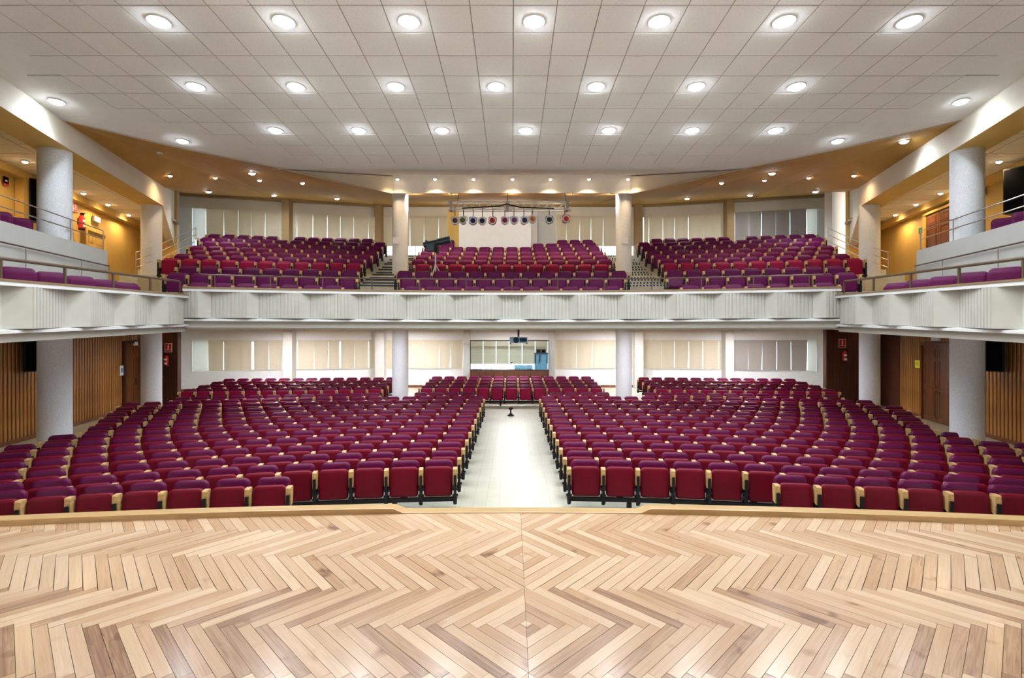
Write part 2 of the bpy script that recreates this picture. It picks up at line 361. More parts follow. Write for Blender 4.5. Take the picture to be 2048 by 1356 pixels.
# --- main white ceiling (falls slightly towards the back) with tiles
def cz(d): return HC + 4.70 - 0.0265 * d
poly = [(-6.2, -8), (-8.0, 3.0), (-8.91, 8.88), (-9.34, 10.6), (-8.0, 11.96), (-6.05, 13.5), (6.05, 13.5), (8.0, 11.96), (9.34, 10.6), (8.91, 8.88), (8.0, 3.0), (6.2, -8)]
ceil = struct(MB().prism(poly, [cz(p[1]) + 0.012 for p in poly], [cz(p[1]) + 0.10 for p in poly]).build('ceiling', 'ceil'), 'white suspended tile ceiling')
TD, TW = 0.606, 0.60
def edge_lim(d):                                            # how far out the tiled field reaches
    return 8.45 + 0.24 * (d - 8.88) if d < 10.2 else 8.6 - (d - 10.2) * 1.02
tm = MB().box(-TW / 2 + 0.008, TW / 2 - 0.008, -TD / 2 + 0.014, TD / 2 - 0.014, -0.004, 0.02).mesh('ceiling_tile', 'tile')
ang = math.atan(-0.0265)
gridm = MB()
for i in range(-1, 10):
    d = 7.0 + TD * (i + 0.5)
    lim = min(edge_lim(d - TD / 2), edge_lim(d + TD / 2)); xs = []
    for n in range(-16, 16):
        x = 0.02 + TW * (n + 0.5)
        if abs(x) + TW / 2 > lim: continue
        link('ceiling_tile', tm, ceil, (x, d, cz(d)), (ang, 0, 0)); xs.append(x)
    gridm.box(min(xs) - TW / 2 - 0.01, max(xs) + TW / 2 + 0.01, -TD / 2 - 0.01, TD / 2 + 0.01, 0.008, 0.011, 0, Matrix.Translation((0, d, cz(d))) @ Matrix.Rotation(ang, 4, 'X'))
gridm.build('ceiling_grid', 'grid', ceil)

# --- back part of the ceiling: brown flanks, white centre recess, curved fascias
struct(MB().box(-18, 18, -7, 25.5, 10.0, 10.3).build('roof_light_blocker', 'grid'), 'unseen slab above the hall that blocks daylight')  # added above the ceilings to keep daylight from leaking in
br = MB(); BROWN = []
for s in (-1, 1):
    A, Mm, B = (s * 9.34, 10.52, cz(10.6) + 0.004), (s * 7.93, 11.88, cz(11.96) + 0.004), (s * 6.0, 13.42, cz(13.5) + 0.004)
    K, K2 = (s * 4.2, 18.45, 7.93), (s * 3.9, 18.45, 7.93)
    F0, F1, F2, F3 = (s * 15.6, 22.5, 9.15), (s * 11.0, 23.6, 9.15), (s * 6.8, 24.7, 9.12), (s * 3.9, 24.75, 9.12)
    Q = (s * 11.45, 16.8, 7.72)
    q = [A, Mm, B, K, F0, F1, F2, F3, Q]
    fcs = [(0, 1, 5), (0, 5, 8), (8, 5, 4), (1, 2, 6), (1, 6, 5), (2, 3, 7), (2, 7, 6)]
    br.add(q, fcs if s > 0 else [f[::-1] for f in fcs]); BROWN += [[Vector(q[i]) for i in f] for f in fcs]
br.add([(-4.2, 18.25, 7.93), (4.2, 18.25, 7.93), (4.2, 24.75, 9.12), (-4.2, 24.75, 9.12)], [(0, 3, 2, 1)])
BROWN += [[Vector(p) for p in t] for t in (((-4.2, 18.25, 7.93), (4.2, 18.25, 7.93), (4.2, 24.75, 9.12)), ((-4.2, 18.25, 7.93), (4.2, 24.75, 9.12), (-4.2, 24.75, 9.12)))]
from mathutils.geometry import intersect_ray_tri
def on_brown(px, py):
    o = Vector((0, 0, HC)); r = P(px, py, 10.0) - o; best = None
    for t in BROWN:
        h = intersect_ray_tri(t[0], t[1], t[2], r, o, True)
        if h and (best is None or h.y < best.y): best = h
    return best if best else P(px, py, 18.0)
struct(br.build('ceiling_rear', 'brown'), 'brown sloping ceiling above the balcony')
wr = MB()
wr.add([(-6.4, 13.42, cz(13.5) + 0.002), (6.4, 13.42, cz(13.5) + 0.002), (4.5, 18.2, 8.55), (-4.5, 18.2, 8.55)], [(0, 3, 2, 1)])      # recess soffit
wr.add([(-4.4, 18.2, 8.56), (4.4, 18.2, 8.56), (4.4, 18.25, 7.92), (-4.4, 18.25, 7.92)], [(0, 1, 2, 3)])               # upstand
struct(wr.build('ceiling_recess', 'ceil'), 'cream ceiling recess above the central balcony')
fa = MB()
for s in (-1, 1):                                           # fascia curving from the ceiling edge to the inner column
    n = 14; lo, hi = [], []
    for i in range(n + 1):
        t = i / n
        x = 6.05 + (4.15 - 6.05) * t + 0.12 * math.sin(PI * t)
        d = 13.5 + (18.45 - 13.5) * t
        zb = cz(13.5) + (7.93 - cz(13.5)) * t
        zt = cz(13.5) + (8.55 - cz(13.5)) * min(1, t * 1.02)
        lo.append((s * x, d, zb)); hi.append((s * (x - 0.02), d, zt))
    f_ = [(i, i + 1, n + 2 + i, n + 1 + i) for i in range(n)]
    fa.add(lo + hi, f_)
struct(fa.build('ceiling_fascia', 'cream', smooth=True), 'curved cream fascias beside the ceiling recess')

# --- longitudinal side beams over the columns
for s in (-1, 1):
    bm_ = MB()
    bot = [(5.67 + 0.342 * d, d, z) for d, z in ((3.0, 6.62), (8.57, 6.71), (10.9, 6.79), (16.6, 7.05))]
    top = [(8.3, 3.0, 7.6), (8.91, 8.88, 7.45), (9.34, 10.6, 7.40), (11.45, 16.8, 7.78)]
    out = [(p[0] + 0.75, p[1] + 0.1, p[2]) for p in bot]
    outt = [(p[0] + 0.75, p[1] + 0.1, p[2] + 1.2) for p in bot]
    v = [(s * p[0], p[1], p[2]) for p in bot + top + out + outt]
    f_ = []
    for i in range(3): f_ += [(i, i + 1, 5 + i, 4 + i), (8 + i, 9 + i, 13 + i, 12 + i)]
    f_ += [(3, 11, 15, 7)]
    bm_.add(v, f_, 0)
    bm_.add(v, [(i, i + 1, 9 + i, 8 + i) for i in range(3)], 1)
    struct(bm_.build('beam_side', ['cream', 'ochre']), side(s) + ' side beam over the gallery columns')
    # rear wall panel behind the middle column, sloping soffit
    wp = MB(); a0, a1 = (s * 11.38, 16.62), (s * 13.4, 20.25)
    wp.prism([a0, a1, (s * 13.7, 20.25), (s * 11.68, 16.62)], [7.05, 6.40, 6.40, 7.05], [7.76, 8.75, 8.75, 7.76])
    struct(wp.build('wall_balcony_' + side(s), 'cream'), 'cream wall beside the ' + side(s) + ' balcony block')

# --- side walls: planks below, ochre above ; rear returns
RET = {-1: 13.3, 1: 12.5}
plank_m = MB().prism([(-0.052, 0), (-0.046, -0.018), (-0.030, -0.028), (0.026, -0.028), (0.044, -0.018), (0.050, 0)], 0.10, 3.05).mesh('plank', 'plank')
WB = []
for s in (-1, 1):
    wl = MB()
    pl = [(d, wallx(d)) for d in (-6.0, 6, 12, 20.3)]
    for (d0, x0), (d1, x1) in zip(pl, pl[1:]):
        wl.prism([(s * x0, d0), (s * x1, d1), (s * (x1 + 0.3), d1), (s * (x0 + 0.3), d0)], 0, 3.1, 1)
        wl.prism([(s * x0, d0), (s * x1, d1), (s * (x1 + 0.3), d1), (s * (x0 + 0.3), d0)], 3.1, 9.0, 0)
    wob = struct(wl.build('wall_' + side(s), ['ochre', 'darkwood']), side(s) + ' side wall, ochre above and walnut planks below')
    a = math.atan(0.23); d = 7.0
    while d < 20.2:
        dd0 = wall_d(243) if s < 0 else wall_d(1909); dd1 = wall_d(292) if s < 0 else wall_d(1849)
        zs = None
        if dd0 - 0.05 < d < dd1 + 0.02:
            o = link('plank', plank_m, wob, (s * (wallx(d) - 0.002), d, 2.62), (0, 0, -(PI / 2 + a) if s > 0 else (PI / 2 + a)))
            o.scale = (1, 1, 0.14)
        else:
            link('plank', plank_m, wob, (s * (wallx(d) - 0.002), d, 0), (0, 0, -(PI / 2 + a) if s > 0 else (PI / 2 + a)))
        d += 0.142
    bb = MB(); bb.prism([(s * (wallx(6) - 0.05), 6), (s * (wallx(20.2) - 0.05), 20.2), (s * wallx(20.2), 20.2), (s * wallx(6), 6)], 0, 0.11)
    struct(bb.build('baseboard_' + side(s), 'doorwood'), side(s) + ' wall baseboard')
    rt = MB(); xo = wallx(20.3)
    rt.box(min(s * RET[s], s * xo), max(s * RET[s], s * xo), 20.3, 20.5, 0, 3.05, 0)
    ro = struct(rt.build('wall_return_' + side(s), 'darkwood'), 'dark walnut wall return at the ' + side(s) + ' rear')
    npl = 8; wpl = (xo - RET[s]) / npl
    for i in range(npl):
        xx = s * (RET[s] + wpl * (i + 0.5))
        MB().box(-wpl / 2 + 0.006, wpl / 2 - 0.006, -0.02, 0.0, 0.08, 3.04).build('plank', 'darkwood', ro, loc=(xx, 20.3, 0))
    ut = MB(); ut.box(min(s * 13.4, s * xo), max(s * 13.4, s * xo), 20.3, 20.5, 3.05, 9.2)
    struct(ut.build('wall_upper_return_' + side(s), 'ochre'), 'ochre upper wall return at the ' + side(s) + ' rear')
    rs = MB(); rs.prism([(s * RET[s], 20.4), (s * 15.4, 23.0), (s * 15.7, 23.0), (s * (RET[s] + 0.3), 20.4)], 0, 9.3)
    struct(rs.build('wall_rear_' + side(s), 'wallwhite'), 'white rear side wall on the ' + side(s))
struct(MB().box(-14, 14, -6.4, -6.1, 0, 9).build('wall_stage', 'cream'), 'cream wall behind the stage')

# --- back wall with its window openings (two storeys)
BP = [(-15.6, 22.5), (-6.8, 24.6), (6.8, 24.6), (15.6, 22.5)]
def back_d(px):
    r = (px - 1024) / F
    for (x0, d0), (x1, d1) in zip(BP, BP[1:]):
        den = (x1 - x0) - r * (d1 - d0); t = (r * d0 - x0) / den
        if -1e-6 <= t <= 1 + 1e-6: return d0 + t * (d1 - d0)
    return 22.5
def bpt(px, off=0.0):
    d = back_d(px) + off; return ((px - 1024) / F * d, d)
def wall_strip(px0, px1, z0, z1, mb, off=0.0, th=0.25, mi=0):
    cuts = [px0] + [c for c in (742.0, 1306.0) if px0 < c < px1] + [px1]
    for a, b in zip(cuts, cuts[1:]):
        p, q = bpt(a, off), bpt(b, off); mb.prism([p, q, (q[0], q[1] + th), (p[0], p[1] + th)], z0, z1, mi)
LS, LH, US, UB, UT = 1.19, 2.57, 6.55, 7.1, 8.5
bw = MB()
wall_strip(318, 1732, 0.0, LS, bw)                          # below the lower windows
wall_strip(318, 1732, LH, US, bw)                           # between storeys
wall_strip(318, 1732, UT + 0.02, 9.6, bw)                   # above the upper windows
for a, b in ((318, 384), (1634, 1732)): wall_strip(a, b, LS, LH, bw); wall_strip(a, b, US, UT + 0.02, bw)
bwo = struct(bw.build('wall_back', 'wallwhite'), 'white back wall with two storeys of windows')
hd = MB(); wall_strip(350, 1650, 8.98, 9.2, hd, -0.28, 0.2); struct(hd.build('trim_1', 'pier'), 'dark header above the upper windows')
cw = MB(); wall_strip(350, 1650, UT, 9.0, cw, -0.04, 0.03); struct(cw.build('trim_2', 'cream'), 'cream band above the upper blinds')
bs = MB(); wall_strip(330, 1700, 0.25, 0.42, bs, -0.03, 0.03); struct(bs.build('baseboard_back', 'doorwood'), 'brown baseboard of the back wall')
for i, (a, b) in enumerate(((566, 584), (750, 768), (927, 939.5), (1098, 1110), (1270, 1287), (1451, 1468))):
    m_ = MB(); wall_strip(a, b, 0.2, 3.4, m_, -0.45, 0.45)
    tag(m_.build('pilaster', 'pillar'), f'grey pilaster between the lower windows, {nth(i+1)} from left', 'pilaster', 'lower back wall pilasters')
for i, (a, b) in enumerate(((563, 578), (749, 763), (1271, 1286), (1454, 1469))):
    m_ = MB(); wall_strip(a, b, US - 0.3, 9.15, m_, -0.42, 0.42)
    tag(m_.build('window_pier', 'pier'), f'brown pier between the upper windows, {nth(i+1)} from left', 'pier', 'upper window piers')
# window glass panes per bay
LB = [[385, 416, 447.7, 479.4, 508, 538, 565], [584, 595.5, 628, 657.7, 682, 709, 738, 750], [769, 800, 824, 846.7, 879, 901.7, 927],
      [1110, 1132.6, 1152.8, 1185, 1206.5, 1232, 1252, 1270], [1287, 1323, 1349, 1378, 1406, 1438, 1451], [1468, 1496.6, 1524.7, 1554, 1582, 1615, 1634]]
UBb = [[386, 412, 447.7, 477, 502.6, 530.7, 563], [580, 594, 626, 655, 681, 707.7, 737, 749], [766, 795, 820, 848, 877.5, 895],
       [1112, 1132.6, 1159.5, 1182, 1206.5, 1233, 1258, 1271], [1288, 1298, 1326, 1349, 1377, 1407, 1439, 1453], [1470, 1498, 1523.6, 1551.8, 1580, 1613.5, 1634]]
cnt = {0: 0, 1: 0}; wn = 0
bm_edges = {(0, 0, 3): 5.0, (0, 1, 3): 3.2}
for lvl, bays in ((0, LB), (1, UBb)):
    for bi, e in enumerate(bays):
        wn += 1
        fr = MB(); z0, z1 = (LS, LH) if lvl == 0 else (US, UT)
        for px in (e[0], (e[0] + e[-1]) / 2, e[-1] - 1): wall_strip(px, px + 1.2, z0, z1, fr, 0.12, 0.06)
        wall_strip(e[0], e[-1], z0, z0 + 0.05, fr, 0.12, 0.06); wall_strip(e[0], e[-1], z1 - 0.05, z1, fr, 0.12, 0.06)
        wo = struct(fr.build(f'window_{wn}', 'white'), f"{'lower' if lvl == 0 else 'upper'} back window, {nth(bi+1)} from left")
        pn = MB(); wall_strip(e[0], e[-1], z0, z1, pn, 0.145, 0.006); pn.build('pane', 'glass', wo)
        for j in range(len(e) - 1):
            cnt[lvl] += 1
            g = random.choice((-0.1, 0.1, 0.2, 0.5, 0.9)); g = bm_edges.get((lvl, bi, j), g)
            a, b = e[j] + 0.1, e[j + 1] - g
            if b - a < 6 and j in (0, len(e) - 2): g = 0.5; b = e[j + 1] - g
            gb = random.choice((0, 0.4, 1.0, 2.4)) if lvl == 0 else random.choice((0, 0.3, 0.8, 1.6))   # cloth pulls in towards the hem
            m_ = MB(); zt, zb = (LH + 0.03, LS + 0.03) if lvl == 0 else (UT + 0.03, UB)
            pa, pb = bpt(a, -0.05), bpt(b, -0.05); pc, pd = bpt(a + gb * 0.4, -0.07), bpt(b - gb, -0.07)
            n = 8; vv = []; rows = 4
            for r_ in range(rows + 1):
                t = r_ / rows
                for k in range(n + 1):
                    u = k / n; t2 = t * t
                    x = (pa[0] + (pb[0] - pa[0]) * u) * (1 - t2) + (pc[0] + (pd[0] - pc[0]) * u) * t2
                    y = pa[1] + (pb[1] - pa[1]) * u - 0.02 * t + 0.010 * math.sin(u * PI * 2 + j) * (0.4 + t)
                    vv.append((x, y, zt + (zb - zt) * t))
            ff = [(r_ * (n + 1) + k, r_ * (n + 1) + k + 1, (r_ + 1) * (n + 1) + k + 1, (r_ + 1) * (n + 1) + k) for r_ in range(rows) for k in range(n)]
            ve = [(x, y + 0.006, z) for x, y, z in vv]
            m_.add(vv, ff); m_.add(ve, [f[::-1] for f in ff])
            mt = 'blind_g' if bi == 5 and j < 5 else ('sheer' if (bi == 0 and j == 0) or (bi == 5 and j == 5) else 'blind')
            cl_ = {'blind': 'beige', 'blind_g': 'grey', 'sheer': 'white sheer'}[mt]
            tag(m_.build('window_blind', mt, smooth=True), f"{cl_} hanging blind, {'lower' if lvl == 0 else 'upper'} back windows, {nth(cnt[lvl])} from left", 'blind', ('lower' if lvl == 0 else 'upper') + ' window blinds')

# --- columns
for nm, px, d, zt, lab in (('a', 110, 10.9, 6.85, 'left front'), ('b', 303, 16.6, 7.1, 'left rear'), ('c', 800.5, 18.75, 8.05, 'left inner'), ('d', 1247.5, 18.75, 8.05, 'right inner'), ('e', 1739, 16.6, 7.1, 'right rear'), ('f', 1934, 10.9, 6.85, 'right front')):
    co = MB().lathe([(0.29, 0.0), (0.29, zt)], 40).build('column', 'column', smooth=True, loc=(PX(px, d), d, 0))
    tag(co, f'round granite-chip column, {lab} one of the six', 'column', 'round columns')

# --- gallery ceilings, soffits, floors, upper fascia walls
for s in (-1, 1):
    gp = [(5.67 + 0.342 * 3 + 0.6, 3.0), (5.67 + 0.342 * 20.2 + 0.6, 20.2), (wallx(20.2), 20.2), (wallx(3.0), 3.0)]
    gc = MB().prism([(s * p[0], p[1]) for p in gp], 7.212, 7.3).build('ceiling_gallery_' + side(s), 'cap')
    struct(gc, side(s) + ' gallery tile ceiling')
    ga = math.atan(0.23); gt = {}
    for i in range(0, 19):
        d = 8.0 + 0.605 * 1.0 * i
        for j in range(5):
            x1 = wallx(d) - 0.25 - 1.18 * j; x0 = x1 - 1.155
            if x0 < 5.67 + 0.342 * d + 0.55: x0 = 5.67 + 0.342 * d + 0.55
            if x1 - x0 < 0.2: continue
            k_ = 0.23 * 0.6
            MB().prism([(s * x0, d), (s * x1, d), (s * (x1 + k_), d + 0.580), (s * (x0 + k_), d + 0.580)], 7.20, 7.216).build('ceiling_tile', 'warm_tile', gc)
    so = MB().prism([(s * (wallx(3) - 0.24), 3), (s * (wallx(20.2) - 0.24), 20.2), (s * wallx(20.2), 20.2), (s * wallx(3), 3)], 7.0, 7.22).build('trim_soffit_' + side(s), 'ochre')
    struct(so, side(s) + ' gallery wall soffit')
    # deck of the side balcony (rises towards the back) and its soffit
    def sx(d): return 6.39 + 0.1346 * d
    dk = MB(); dk.prism([(s * (sx(4.0) + 0.1), 4.0), (s * (sx(12.6) + 0.1), 12.6), (s * 11.2, 17.2), (s * 14.4, 20.3), (s * wallx(20.3), 20.3), (s * wallx(4), 4.0)],
                        [2.74, 2.95, 3.05, 3.05, 3.05, 2.74], [3.14, 3.24, 3.30, 3.30, 3.30, 3.14])
    struct(dk.build('floor_gallery_' + side(s), 'cream'), side(s) + ' gallery deck')
    # upper tier fascia wall + tier floor
    ux = lambda d: 6.964 + 0.22 * d
    uf = MB(); uf.prism([(s * ux(4.0), 4.0), (s * ux(12.15), 12.15), (s * (ux(12.15) + 0.15), 12.15), (s * (ux(4.0) + 0.15), 4.0)], 3.1, 4.86)
    uf.prism([(s * (ux(4.0) + .1), 4.0), (s * (ux(12.0) + .1), 12.0), (s * wallx(12.0), 12.0), (s * wallx(4.0), 4.0)], 4.3, 4.45)
    uf.prism([(s * (ux(12.15) + 0.1), 12.0), (s * (ux(12.15) + 0.1), 12.15), (s * wallx(12.1), 12.15), (s * wallx(12.1), 12.0)], 3.1, 4.45)
    struct(uf.build('wall_tier_' + side(s), 'grey'), f'pale grey upper tier wall of the {side(s)} gallery')

# --- balcony slab: soffit, stepped tiers
ROWS = [(14.6, 4.236, 30), (15.35, 4.567, 32), (16.15, 4.859, 34), (17.7, 5.29, 40), (18.4, 5.55, 43), (19.25, 5.83, 46), (20.1, 6.12, 48), (20.95, 6.45, 50), (21.8, 6.74, 53), (22.65, 7.04, 55)]
def rowd(i, x): return ROWS[i][0] - x * x / (2 * ROWS[i][2])
def par_d(x): return 13.85 - x * x / 52.0
bf = MB(); xs = [i * 0.5 for i in range(-25, 26)]
def tier_front(i, x): return rowd(i, x) - 0.52
for i in range(10):
    z = ROWS[i][1] - 0.79; zl = (ROWS[i - 1][1] - 0.79 if i else 3.1)
    vs = []
    for x in xs:
        lim = 9.2 + (i * 0.5); xx = max(-lim - 1.2, min(lim + 1.2, x))
        y0 = tier_front(i, xx) if i else par_d(max(-8.1, min(8.1, xx))) + 0.12
        y1 = tier_front(i + 1, xx) if i < 9 else 24.7
        vs += [(xx, y0, zl - 0.1), (xx, y0, z), (xx, y1, z), (xx, y1, z - 0.3)]
    bf.add(vs, [(k * 4 + j, k * 4 + 4 + j, k * 4 + 5 + j, k * 4 + 1 + j) for k in range(len(xs) - 1) for j in range(3)])
struct(bf.build('floor_balcony', 'step'), 'stepped balcony floor')
us = MB(); path = [(x, par_d(x) + 0.20) for x in [i * 0.9 for i in range(-9, 10)]]
us.prism(path + [(15.4, 22.6), (7.0, 24.6), (-7.0, 24.6), (-15.4, 22.6)], 3.09, 3.16)
struct(us.build('ceiling_under_balcony', 'ochre'), 'ochre ceiling under the balcony')

# ================================================================== BALCONY PARAPETS
def ribbed(p0, p1, z0, z1, pitch=0.095, depth=0.022):
    """ribbed board between two plan points: alternating proud/sunk vertical bands"""
    m_ = MB(); a, b = Vector(p0), Vector(p1); L_ = (b - a).length; t = (b - a) / L_; nrm = Vector((t.y, -t.x))
    if nrm.dot(Vector((0, 3)) - (a + b) / 2) < 0: nrm = -nrm
    n = max(2, round(L_ / pitch)); pts = []
    for i in range(n):
        for u, o in ((0.0, 0), (0.10, depth), (0.62, depth), (0.72, 0)):
            q = a + t * (L_ * (i + u) / n) + nrm * o; pts.append((q.x, q.y))
    q = b; pts.append((q.x, q.y))
    v = [(x, y, z0) for x, y in pts] + [(x, y, z1) for x, y in pts]; k = len(pts)
    m_.add(v, [(i, i + 1, k + i + 1, k + i) for i in range(k - 1)])
    bk = a - nrm * 0.03, b - nrm * 0.03
    m_.add([(bk[0].x, bk[0].y, z0), (bk[1].x, bk[1].y, z0), (bk[1].x, bk[1].y, z1), (bk[0].x, bk[0].y, z1)], [(0, 1, 2, 3)])
    return m_
def plain(p0, p1, z0, z1):
    a, b = Vector(p0), Vector(p1); t = (b - a).normalized(); nrm = Vector((t.y, -t.x)) * 0.015
    return MB().prism([tuple(a + nrm), tuple(b + nrm), tuple(b - nrm), tuple(a - nrm)], z0, z1)
par = empty('balcony_parapet', (0, 0, 0)); tag(par, 'curved cream ribbed parapet across the central balcony', 'parapet')
PXs = [i * 0.3 for i in range(-27, 28)]
ppath = [((x, par_d(x), 0), (x / 25.2, 1.0)) for x in PXs]
MB().sweep(ppath, [(-0.12, 4.0), (0.16, 4.0), (0.16, 4.05), (-0.12, 4.05)]).build('cap_rail', 'cap', par)
MB().sweep(ppath, [(-0.11, 3.935), (0.14, 3.935), (0.14, 4.0), (-0.11, 4.0)]).build('upper_moulding', 'white', par)
MB().sweep(ppath, [(-0.06, 3.205), (0.24, 3.205), (0.24, 3.27), (0.05, 3.28), (-0.06, 3.25)]).build('lower_moulding', 'white', par)
MB().sweep(ppath, [(0.05, 3.04), (0.24, 3.04), (0.24, 3.205), (0.05, 3.205)]).build('fascia_board', 'panel', par)
MB().sweep(ppath, [(0.26, 3.1), (0.30, 3.1), (0.30, 3.95), (0.26, 3.95)]).build('backing', 'panel', par)
ed = [0.48, 1.76, 3.05, 4.3, 5.5, 6.7, 7.75]
for s in (-1, 1):
    for i, x in enumerate(ed):
        xi = x - 0.20 if i else 0.28
        plain((s * x, par_d(x) - 0.13), (s * xi, par_d(xi) + 0.05), 3.28, 3.935).build('return_panel', 'panel', par)
        xn = (ed[i + 1] - 0.20) if i < 6 else 8.1
        ribbed((s * x, par_d(x) - 0.13), (s * xn, par_d(xn) + (0.05 if i < 6 else -0.03)), 3.28, 3.935).build('ribbed_panel', 'panel', par)
ribbed((-0.27, par_d(0) + 0.05), (0.27, par_d(0) + 0.05), 3.28, 3.935).build('ribbed_panel', 'panel', par)
hr = empty('parapet_handrail'); tag(hr, 'thin bronze handrail above the central balcony parapet', 'handrail')
MB().tube([(x, par_d(x) + 0.10, 4.37) for x in PXs if abs(x) < 7.9], 0.018, 6).build('rail', 'bronze', hr)
for i in range(-6, 7):
    x = i * 1.25; MB().tube([(x, par_d(x) + 0.10, 4.05), (x, par_d(x) + 0.10, 4.37)], 0.014, 6).build('post', 'bronze', hr)

def sxx(d): return 6.39 + 0.1346 * d
def sz(d): return 3.673 + 0.0357 * (d - 7.35)               # cap height of the side parapets
for s in (-1, 1):
    sp = empty('side_parapet'); tag(sp, f'cream ribbed parapet along the {side(s)} side gallery', 'parapet', 'side gallery parapets')
    nx, ny = s * 0.99, -0.13
    pth = [((s * sxx(d), d, sz(d)), (nx, ny)) for d in [3.8 + 0.5 * i for i in range(18)] + [12.72]]
    for nm, mt, pr in (('cap_rail', 'cap', [(-0.13, -0.035), (0.16, -0.035), (0.16, 0), (-0.13, 0)]), ('upper_moulding', 'white', [(-0.12, -0.095), (0.14, -0.095), (0.14, -0.035), (-0.12, -0.035)]),
                       ('lower_moulding', 'white', [(-0.06, -0.79), (0.24, -0.79), (0.24, -0.72), (0.05, -0.725), (-0.06, -0.745)]), ('fascia_board', 'panel', [(0.04, -0.925), (0.24, -0.925), (0.24, -0.79), (0.04, -0.79)]),
                       ('backing', 'panel', [(0.26, -0.9), (0.29, -0.9), (0.29, -0.05), (0.26, -0.05)])):
        MB().sweep(pth, pr if s > 0 else pr[::-1]).build(nm, mt, sp)
    for i in range(-3, 4):
        d0 = 7.73 + 1.27 * i; d1 = min(d0 + 0.99, 12.55)
        def pt(d, o): return (s * (sxx(d) + o), d - 0.13 * o)
        def slope(mb, da, db, po):
            out_ = []
            for (x, y, z) in mb.v:
                zz = sz(y); out_.append((x, y, zz - 0.725 if z < 0.5 else zz - 0.09))
            mb.v = out_; return mb
        slope(plain(pt(d0 - 0.28, 0.06), pt(d0, -0.14), 0, 1), 0, 0, 0).build('return_panel', 'panel', sp)
        m_ = ribbed(pt(d0, -0.14), pt(d1, 0.06 if i < 3 else 0.0), 0, 1)
        slope(m_, 0, 0, 0).build('ribbed_panel', 'panel', sp)
    sh = empty('gallery_handrail'); tag(sh, f'bronze handrail above the {side(s)} side parapet', 'handrail', 'side parapet handrails')
    MB().tube([(s * (sxx(d) + 0.08), d, sz(d) + 0.31) for d in (3.8, 6, 8, 10, 12.5)], 0.026, 8).build('rail', 'bronze', sh)
    for i in range(-3, 5):
        d = 7.45 + 1.27 * i
        if d < 12.6: MB().tube([(s * (sxx(d) + 0.08), d, sz(d)), (s * (sxx(d) + 0.08), d, sz(d) + 0.30)], 0.024, 8).build('post', 'bronze', sh)
    # rail on the grey tier wall and thin railing on its top
    ux = lambda d: 6.964 + 0.22 * d
    tr = empty('tier_handrail'); tag(tr, f'dark handrail fixed on the grey tier wall of the {side(s)} gallery', 'handrail', 'tier wall handrails')
    MB().tube([(s * (ux(d) - 0.07), d, 4.42 + 0.006 * d) for d in (4.5, 8, 12.1)], 0.016, 6).build('rail', 'bronze', tr)
    for d in (7.6, 9.4, 11.05, 12.1): MB().tube([(s * (ux(d) - 0.07), d, 3.3), (s * (ux(d) - 0.07), d, 4.44 + 0.006 * d)], 0.010, 6).build('post', 'steel', tr)
    rl = empty('tier_railing'); tag(rl, f'thin steel railing on top of the {side(s)} gallery tier wall', 'railing', 'tier wall railings')
    for z in (5.22, 5.02): MB().tube([(s * (ux(d) + 0.07), d, z + 0.11) for d in (4.5, 8, 12.1)], 0.012, 6).build('rail', 'steel', rl)
    for d in (6.6, 8.95, 10.9, 12.1): MB().tube([(s * (ux(d) + 0.07), d, 4.86), (s * (ux(d) + 0.07), d, 5.33)], 0.013, 6).build('post', 'steel', rl)
    # pedestal wall beside the middle column, short stairs, sloping railing up to the top tier
    pb = MB().prism([(s * 9.9, 14.3), (s * 10.75, 16.2), (s * 11.3, 16.2), (s * 10.5, 14.3)], 3.2, 4.45).build('pedestal_wall', 'box')
    tag(pb, f'tan low wall beside the {side(s)} rear column', 'low wall')
    st = empty('gallery_steps'); tag(st, f'three pale steps with dark nosings behind the {side(s)} parapet', 'steps', 'gallery steps')
    for i in range(3):
        d = 12.5 + 0.62 * i; z = 3.45 + 0.27 * i
        stp = MB().prism([(s * (ux(12.15)), d), (s * (ux(12.15) + 2.2), d), (s * (ux(12.15) + 2.2), d + 0.8), (s * ux(12.15), d + 0.8)], 3.2, z).build('step', 'step', st)
        MB().box(min(s * ux(12.15), s * (ux(12.15) + 2.2)), max(s * ux(12.15), s * (ux(12.15) + 2.2)), d - 0.01, d + 0.05, z - 0.05, z + 0.008).build('nosing', 'dots' if s > 0 else 'nosing', stp)
    rr = empty('stair_railing'); tag(rr, f'steel railing climbing beside the {side(s)} balcony block', 'railing', 'climbing stair railings')
    for k in range(3):
        pa, pb_ = P(1024 + s * 702, 488 + 14 * k, 16.9), P(1024 + s * 632, 456 + 13 * k, 20.0)
        pc = P(1024 + s * 752, 505 + 15 * k, 15.6)
        MB().tube([pc, pa], 0.012, 6).build('rail', 'steel', rr) if k < 3 else None
        MB().tube([pa, pb_], 0.012, 6).build('rail', 'steel', rr)
    for pxx, y0, y1, d in ((752, 503, 552, 15.6), (702, 486, 550, 16.9), (668, 470, 505, 18.3), (632, 454, 480, 20.0)):
        MB().tube([P(1024 + s * pxx, y1, d), P(1024 + s * pxx, y0, d)], 0.013, 6).build('post', 'steel', rr)

